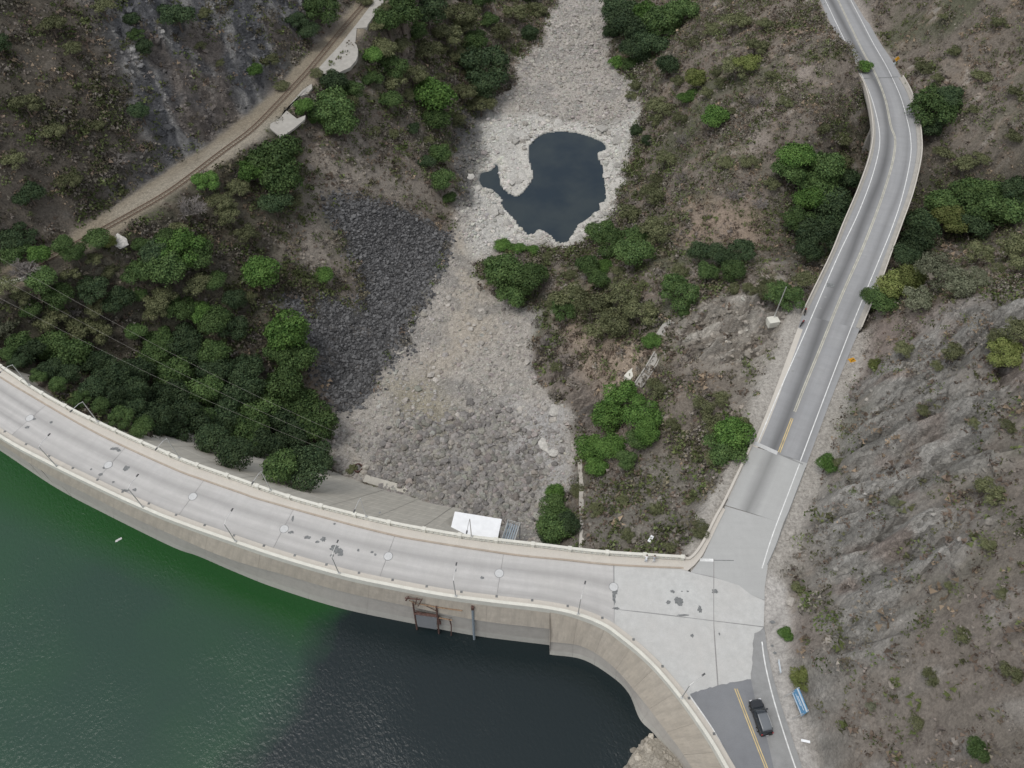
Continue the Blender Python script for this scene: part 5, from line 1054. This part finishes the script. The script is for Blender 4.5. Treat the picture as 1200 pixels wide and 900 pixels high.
def follow(pts, wd_, th, lift, name, mat, label, cat, zmax=None, lip=False):
    a = np.array(pts, float); x, y, z, _ = hit(a[:, 0], a[:, 1]); l = smooth(np.stack([x, y], -1), step=1.0); zl = ground(l[:, 0], l[:, 1]); kz = np.convolve(np.r_[[zl[0]] * 3, zl, [zl[-1]] * 3], np.ones(7) / 7, 'valid') + lift
    e = empty(name, (l[0][0], l[0][1], kz[0]), 0, label, cat); l = l - l[0]; kz = kz - kz[0]
    m = MB(); m.section(l, [(-wd_ / 2, -th), (-wd_ / 2, 0), (wd_ / 2, 0), (wd_ / 2, -th)], z0=kz); m.build('slab', M[mat], e)
    if lip:
        for s in (-wd_ / 2, wd_ / 2):
            m = MB(); m.section(l, [(s - .12, -.1), (s - .12, .4), (s + .12, .4), (s + .12, -.1)], z0=kz); m.build('side_wall', M[mat], e)
    return e
follow([(771, 416), (762, 432), (754, 444), (747, 456)], 1.6, 1.2, .35, 'channel', 'platform', 'long concrete channel on the slope right of the riverbed, lower section', 'channel', lip=True)
follow([(786, 378), (779, 386), (773, 396)], 1.7, 1.2, .4, 'channel', 'platform', 'short concrete channel section higher on the slope, upper section', 'channel')
follow([(744, 434), (739, 440), (734, 447)], 1.5, 1.2, .3, 'concrete_step', 'cap', 'pale concrete steps left of the long channel', 'steps')
follow([(679, 540), (681, 570), (682, 605), (681, 645)], .8, 1.2, .35, 'concrete_kerb', 'walk', 'narrow concrete kerb running down to the dam beside the trees', 'kerb')
# retaining wall far left
x, y, z, _ = hit([-40, 0, 22, 36], [341, 335, 331, 326]); l = smooth(np.stack([x, y], -1), step=1.2); zt = float(z.max()) + .6
m = MB(); m.section(l, [(-.25, zt - 4), (-.25, zt), (.25, zt), (.25, zt - 4)]); o = m.build('retaining_wall', M['cap']); tag(o, 'pale retaining wall with a thin white coping at the far left', 'wall')
# mast by the road, on a concrete block
x, y, z, _ = hit(903, 383); e = empty('utility_pole', (float(x[0]), float(y[0]), float(z[0])), .2, 'slender pale pole on a square concrete block left of the road', 'pole')
m = MB(); m.box((0, 0, .4), (2.0, 1.6, 1.4)); m.build('base_block', M['cap'], e)
m = MB(); m.tube([(.3, .5, 1), (.3, .5, 5.5), (.3, .5, 9.0)], .11, 7, True, .08); m.build('pole', M['steel'], e)
# power lines
for k, (L0, L1) in enumerate([(((-60, 268, 14), (30, 322, 8)), ((385, 480, -4), (520, 560, -16))), (((-60, 292, 12), (60, 345, 7)), ((380, 496, -6), (515, 572, -17))), (((-60, 318, 10), (80, 372, 5)), ((370, 505, -7), (508, 580, -18)))]):
    pts = [at(a, b, z) for a, b, z in (L0 + L1)]; zs4 = [q[2] for q in L0 + L1]
    P0, P1 = Vector((*pts[0], zs4[0])), Vector((*pts[3], zs4[3])); P1.z = -16
    pp = [P0.lerp(P1, t_) - Vector((0, 0, 5 * math.sin(math.pi * t_))) for t_ in np.linspace(0, 1, 30)]
    m = MB(); m.tube(pp, .012, 4); o = m.build('power_line', M['wall_grey']); tag(o, f'thin power line crossing the wood at the left, {("uppermost", "middle", "lowest")[k]} of the three', 'cable', 'power lines over the wood')

# ------------------------------------------------------------------ signs
def sign(px, py, label, lift=.0, zoff=2.1, rot=0.0, extra=False):
    q = at(px, py, zoff); g_ = float(ground(q[0], q[1])); e = empty('road_sign', (q[0], q[1], g_), rot, label, 'road sign'); h_ = zoff - g_
    m = MB(); m.tube([(0, .06, -.3), (0, .06, h_ + .5)], .05, 6); m.build('post', M['steel'], e)
    m = MB(); m.box((0, 0, 0), (1.0, .04, 1.0), Matrix.Rotation(R(45), 3, 'Y')); b_ = m.build('panel', M['sign_yellow'], e, loc=(0, 0, h_))
    m = MB(); m.box((0, -.03, -.12), (.1, .012, .5)); m.box((.09, -.03, .14), (.09, .012, .34), Matrix.Rotation(R(35), 3, 'Y')); m.box((.18, -.03, .28), (.26, .012, .09), Matrix.Rotation(R(20), 3, 'Y')); m.build('arrow', M['black'], b_)
    return e, h_
M['sign_yellow'] = plain('sign_yellow', (0.85, 0.42, 0.03), .5, var=.05); M['black'] = plain('black_paint', (.02, .02, .02), .5); M['sign_blue'] = plain('sign_blue', (.10, .25, .42), .5, var=.2, scale=2); M['sign_white'] = plain('sign_white', (.62, .68, .72), .5, var=.15)
sign(998.5, 422, 'yellow diamond warning sign beside the road below the bridge', rot=-.3)
e, h_ = sign(1051.5, 69, 'orange warning sign beside the upper road above the bridge end', rot=.2)
m = MB(); m.box((-.25, -.02, h_ - 1.15), (.6, .04, .45)); m.build('plate', M['sign_white'], e)
a_, b_ = at(929.5, 811, 1.0), at(941, 839, 1.0); c_ = (a_ + b_) / 2; ln = float(np.hypot(*(b_ - a_))); g_ = float(ground(*c_)); ang = math.atan2(*(a_ - b_)[::-1])
e = empty('billboard', (c_[0], c_[1], g_), ang, 'blue and white billboard on short posts at the right roadside', 'billboard')
for s in (-1, 1):
    m = MB(); m.tube([(s * ln * .46, 0, -1), (s * ln * .46, 0, 3.4 - g_)], .07, 6); m.build('post', M['steel'], e)
    m = MB(); m.tube([(s * ln * .46, 1.3, -.4), (s * ln * .46, 0, 2.2 - g_)], .05, 6); m.build('strut', M['steel'], e)
tilt = Matrix.Rotation(.35, 3, 'X')
m = MB(); m.box((0, 0, 0), (ln, .08, 2.1)); pnl = m.build('panel', M['sign_blue'], e, loc=(0, .1, 2.15 - g_)); pnl.rotation_euler = (.12, 0, 0)
for (x_, z_, w_, h2_) in ((0, .75, ln * .98, .32), (-.2, .12, ln * .6, .14), (.3, -.18, ln * .5, .12), (0, -.85, ln * .98, .16)):
    m = MB(); m.box((x_, .05, z_), (w_, .02, h2_)); m.build('stripe', M['sign_white'], pnl)
x, y = at(913.5, 781, 1.0); e = empty('roadside_panel', (x, y, float(ground(x, y))), math.atan2(*(at(912, 772, 1) - at(915, 790, 1))[::-1]), 'small faded pale blue panel standing upslope of the billboard', 'sign')
m = MB(); m.box((0, 0, 1.2), (1.7, .06, .5)); m.build('panel', M['sign_white'], e)
for s in (-.7, .7): m = MB(); m.tube([(s, .05, -.2), (s, .05, 1.3)], .04, 6); m.build('post', M['steel'], e)
q = at(946, 867, .8); o = MB(); o.box((0, 0, 0), (1.1, .3, .12), Matrix.Rotation(-.2, 3, 'Z')); o = o.build('plank', M['roof_white'], None, loc=(q[0], q[1], float(ground(*q)) + .25)); tag(o, 'small white plank lying on the rocks below the billboard', 'plank')
x, y, z, _ = hit(762, 633); m = MB(); m.box((0, 0, 0), (.5, 1.2, .15), Matrix.Rotation(-.6, 3, 'Z')); o = m.build('plank', M['roof_white'], None, loc=(float(x[0]), float(y[0]), float(z[0]) + .3)); tag(o, 'small white board lying on the slope behind the two people', 'board')

# ------------------------------------------------------------------ car
def glassm(name, c):
    t = NT(name); t.col(c); t.b.inputs['Roughness'].default_value = .08; t.b.inputs['Specular IOR Level'].default_value = .7; return t.m
M['car_black'] = glassm('black_car_paint', (.012, .014, .017)); M['car_black'].node_tree.nodes['Principled BSDF'].inputs['Roughness'].default_value = .22
M['glass'] = glassm('car_glass', (.02, .025, .03)); M['tyre'] = plain('tyre', (.02, .02, .02), .9); M['rim'] = plain('alloy_rim', (.4, .4, .4), .35, .8); M['red_lens'] = plain('red_lens', (.35, .02, .02), .3); M['headlight'] = plain('headlight', (.7, .7, .72), .15)
M['roof_sheen'] = glassm('roof_reflection_tone', (.13, .14, .15)); M['roof_sheen'].node_tree.nodes['Principled BSDF'].inputs['Roughness'].default_value = .3  # lighter than the black body: sky reflection on the roof put into its colour
f_, r_ = at(886.3, 822.5, .9), at(898.2, 857, .9); cc_ = (f_ + r_) / 2; ca_ = math.atan2(*(f_ - r_)[::-1])
car = empty('parked_car', (cc_[0], cc_[1], .01), ca_, 'black estate-type SUV driving on the right lane of the dark asphalt road', 'car')
def hull(secs, name, mat, parent):
    """secs: (x, half width low, half width high, z low, z high)"""
    m = MB(); vs = []; k = 10
    for (x, wl, wh, zl, zh_) in secs:
        h = zh_ - zl; vs += [(x, -wl * .92, zl), (x, -wl, zl + h * .18), (x, -(wl + wh) / 2, zl + h * .6), (x, -wh * .97, zh_ - h * .1), (x, -wh * .82, zh_), (x, wh * .82, zh_), (x, wh * .97, zh_ - h * .1), (x, (wl + wh) / 2, zl + h * .6), (x, wl, zl + h * .18), (x, wl * .92, zl)]
    fs = [(i * k + j, i * k + (j + 1) % k, (i + 1) * k + (j + 1) % k, (i + 1) * k + j) for i in range(len(secs) - 1) for j in range(k)] + [tuple(range(k))[::-1], tuple((len(secs) - 1) * k + j for j in range(k))]
    m.add(vs, fs); return m.build(name, M[mat], parent, True)
body = hull([(-2.18, .78, .76, .42, .92), (-2.08, .87, .85, .3, 1.0), (-1.2, .9, .88, .26, 1.02), (0, .9, .88, .26, 1.0), (1.0, .9, .86, .26, 1.0), (1.75, .88, .8, .28, .93), (2.08, .82, .72, .34, .82), (2.17, .7, .62, .42, .68)], 'body', 'car_black', car)
cab = hull([(-2.02, .76, .70, .95, 1.05), (-1.86, .80, .66, .95, 1.5), (-1.6, .81, .66, .95, 1.62), (-.4, .82, .67, .95, 1.66), (.25, .82, .66, .95, 1.62), (.55, .82, .64, .95, 1.5), (1.15, .80, .74, .95, 1.02)], 'cabin', 'glass', car)
hull([(-1.84, .60, .60, 1.50, 1.60), (-1.6, .66, .63, 1.55, 1.66), (-.4, .67, .64, 1.6, 1.70), (.22, .64, .60, 1.58, 1.66)], 'roof', 'roof_sheen', car)
m = MB(); m.box((1.45, 0, .975), (.95, 1.45, .05), None, .95); m.build('bonnet', M['car_black'], car)
for s in (-1, 1):
    m = MB(); m.tube([(-1.6, s * .62, 1.72), (-.6, s * .63, 1.76), (.1, s * .6, 1.70)], .025, 6); m.build('roof_rail', M['steel'], car)
    m = MB(); m.box((.72, s * 1.0, 1.02), (.16, .22, .15)); m.build('mirror', M['car_black'], car)
    m = MB(); m.box((2.08, s * .6, .72), (.16, .3, .14)); m.build('headlight', M['headlight'], car)
    m = MB(); m.box((-2.13, s * .72, .88), (.1, .16, .3)); m.build('tail_light', M['red_lens'], car)
    for x_ in (-1.32, 1.32):
        m = MB(); m.tube([(x_, s * .70, .33), (x_, s * .93, .33)], .33, 16); wh_ = m.build('wheel', M['tyre'], car); m = MB(); m.tube([(x_, s * .90, .33), (x_, s * .945, .33)], .19, 12); m.build('rim', M['rim'], wh_)
    for (x0_, x1_) in ((-1.75, -1.15), (-1.05, -.25), (-.15, .6)):
        m = MB(); m.add([(x0_, s * .835, 1.04), (x1_, s * .835, 1.04), (x1_ - .08, s * .72, 1.48), (x0_ + .05, s * .72, 1.48)], [(0, 1, 2, 3)]); m.build('side_window', M['glass'], car)
m = MB(); m.box((-2.2, 0, .5), (.1, 1.5, .22)); m.build('rear_bumper', M['tyre'], car)
m = MB(); m.box((-2.26, 0, .62), (.02, .4, .12)); m.build('number_plate', M['headlight'], car)
m = MB(); m.box((-1.92, 0, 1.56), (.22, 1.1, .05)); m.build('rear_spoiler', M['car_black'], car)
car.name = 'car'
# ------------------------------------------------------------------ motorcycles by the bridge end
M['red_paint'] = plain('red_paint', (.25, .04, .04), .4)
def bike(px, py, rz, label):
    x, y = at(px, py, .5); e = empty('motorcycle', (x, y, max(float(ground(x, y)), 0.0)), rz, label, 'motorcycle', 'motorcycles at the bridge end')
    for wx0 in (-.65, .65):
        m = MB(); m.tube([(wx0, -.06, .31), (wx0, .06, .31)], .31, 14); m.build('wheel', M['tyre'], e)
    m = MB(); m.tube([(-.65, 0, .31), (-.2, 0, .55), (.35, 0, .62), (.65, 0, .31)], .05, 6); m.box((0, 0, .42), (.4, .26, .32)); m.build('frame', M['rust'], e)
    m = MB(); m.box((.15, 0, .82), (.45, .26, .2), None, .7); m.build('tank', M['red_paint'], e)
    m = MB(); m.box((-.38, 0, .8), (.6, .26, .1), None, .85); m.build('seat', M['black'], e)
    m = MB(); m.tube([(.62, 0, .35), (.45, 0, 1.0)], .035, 6); m.tube([(.42, -.36, 1.05), (.48, 0, 1.0), (.42, .36, 1.05)], .025, 6); m.build('handlebar', M['steel'], e)
bike(940.5, 378, .9, 'dark red motorcycle parked at the road edge below the bridge end, lower one')
bike(944, 364, 1.2, 'dark red motorcycle parked against the bridge end, upper one')
# ------------------------------------------------------------------ two people at the balustrade
def person(px, py, shirt, trousers, label, lean=.28, hair_c='black', arms=1.0):
    q = at(px, py, .17); i = nearest(capD, q); nn = -normals(capD)[i]; base = capD[i] + nn * .95; face = math.atan2(-nn[1], -nn[0])
    e = empty('person', (base[0], base[1], .17), face - math.pi / 2, label, 'person')
    # local: +Y faces the balustrade
    J = {'pel': (0, 0, .92), 'abd': (0, .06, 1.08), 'chest': (0, .2 * lean / .28, 1.32), 'neck': (0, .28, 1.47), 'head': (0, .33, 1.60), 'crown': (0, .34, 1.71)}
    names_ = list(J); vs = [J[k] for k in names_]; rad = [(.15, .12), (.13, .10), (.16, .11), (.055, .055), (.085, .1), (.06, .07)]; ed = [(0, 1), (1, 2), (2, 3), (3, 4), (4, 5)]
    for s in (-1, 1):
        b0_ = len(vs); vs += [(s * .10, 0, .86), (s * .11, .04, .48), (s * .11, -.02, .08), (s * .12, .12, .04)]; rad += [(.09, .09), (.06, .06), (.04, .045), (.035, .03)]; ed += [(0, b0_), (b0_, b0_ + 1), (b0_ + 1, b0_ + 2), (b0_ + 2, b0_ + 3)]
        b0_ = len(vs); vs += [(s * .19, .22, 1.38), (s * .27, .34, 1.16), (s * .18 * arms, .56, 1.0), (s * .17 * arms, .62, .97)]; rad += [(.055, .055), (.042, .042), (.03, .03), (.03, .022)]; ed += [(2, b0_), (b0_, b0_ + 1), (b0_ + 1, b0_ + 2), (b0_ + 2, b0_ + 3)]
        hb = b0_ + 3
        for k in range(5):
            f0 = len(vs); o_ = (-.03 + .018 * k); vs += [(s * (.17 * arms + o_), .66 if k < 4 else .63, .965), (s * (.17 * arms + o_ * 1.3), .70 + .01 * (k % 3) if k < 4 else .65, .945)]; rad += [(.009, .009), (.008, .008)]; ed += [(hb, f0), (f0, f0 + 1)]
    me_ = bpy.data.meshes.new('body'); me_.from_pydata(vs, ed, []); o = link('body', me_, e); me_.materials.append(M['skin'])
    md = o.modifiers.new('skin', 'SKIN')
    for v_, r0 in zip(me_.skin_vertices[0].data, rad): v_.radius = r0
    me_.skin_vertices[0].data[0].use_root = True; o.modifiers.new('sub', 'SUBSURF').levels = 1
    dg = bpy.context.evaluated_depsgraph_get(); ev = o.evaluated_get(dg); nm = bpy.data.meshes.new_from_object(ev); o.modifiers.clear(); o.data = nm
    nm.materials.clear(); [nm.materials.append(M[k]) for k in ('skin', shirt, trousers, 'black')]
    for p_ in nm.polygons:
        c_ = p_.center; p_.use_smooth = True
        p_.material_index = 3 if c_.z < .1 else 2 if c_.z < .95 and c_.y < .3 else 1 if (c_.z < 1.45 and (c_.z > 1.12 or abs(c_.x) < .17 and c_.y < .45)) else 0
    bm = bmesh.new(); bmesh.ops.create_icosphere(bm, subdivisions=2, radius=.115); bmesh.ops.delete(bm, geom=[v for v in bm.verts if v.co.z < -.02 and v.co.y > -.04], context='VERTS'); me2 = bpy.data.meshes.new('hair'); bm.to_mesh(me2); bm.free(); me2.materials.append(M[hair_c]); link('hair', me2, e, (0, .325, 1.66))
    for s in (-1, 1): m = MB(); m.box((s * .035, .425, 1.62), (.022, .01, .012)); m.build('eye', M['black'], e)
    m = MB(); m.box((0, .435, 1.585), (.025, .035, .04), None, .5); m.build('nose', M['skin'], e); m = MB(); m.box((0, .42, 1.545), (.045, .01, .012)); m.build('mouth', M['red_paint'], e)
    for s in (-1, 1): m = MB(); m.box((s * .095, .33, 1.6), (.015, .035, .055)); m.build('ear', M['skin'], e)
M['skin'] = plain('skin', (.42, .26, .18), .6, var=.05); M['shirt_white'] = plain('white_cloth', (.72, .72, .72), .9, var=.05); M['shirt_grey'] = plain('grey_cloth', (.30, .31, .33), .9); M['trouser_pale'] = plain('pale_cloth', (.5, .55, .62), .9); M['trouser_white'] = plain('white_trouser', (.66, .66, .66), .9)
person(757.5, 658, 'shirt_white', 'trouser_pale', 'left of two people leaning on the balustrade, white shirt and pale blue trousers')
person(764.8, 659, 'shirt_grey', 'trouser_white', 'right of two people leaning on the balustrade, grey shirt and white trousers')

# small loose finds
q = at(139.5, 632, WATER + .1); m = MB(); m.box((0, 0, 0), (.9, .35, .12), Matrix.Rotation(.6, 3, 'Z')); m.box((-.35, -.3, 0), (.4, .3, .1), Matrix.Rotation(.2, 3, 'Z')); o = m.build('debris', M['manhole'], None, loc=(q[0], q[1], WATER + .03)); tag(o, 'small white piece of debris floating on the green water', 'debris')
x, y, z, _ = hit(420, 550); m = MB(); n = 18; pr_ = [(.95, -.3), (.95, .75), (.82, .75), (.78, .1), (0.02, .1)]
m.add([(a * math.cos(2 * math.pi * i / n), a * math.sin(2 * math.pi * i / n), b) for a, b in pr_ for i in range(n)], [(j * n + i, j * n + (i + 1) % n, (j + 1) * n + (i + 1) % n, (j + 1) * n + i) for j in range(4) for i in range(n)])
o = m.build('round_tank', M['rust'], None, loc=(float(x[0]), float(y[0]), float(z[0]))); tag(o, 'rusty round open tank beside the green shrub at the foot of the dam', 'tank')

sheet('walkway_corner', [(798, 651.5), (806, 655.5), (815, 649.5), (826, 634), (840, 606), (846, 594), (850, 597), (842, 613), (833, 632), (823, 651), (814, 662), (806, 668.5), (799, 667)], .145, M['walk'], dam, thick=.9)
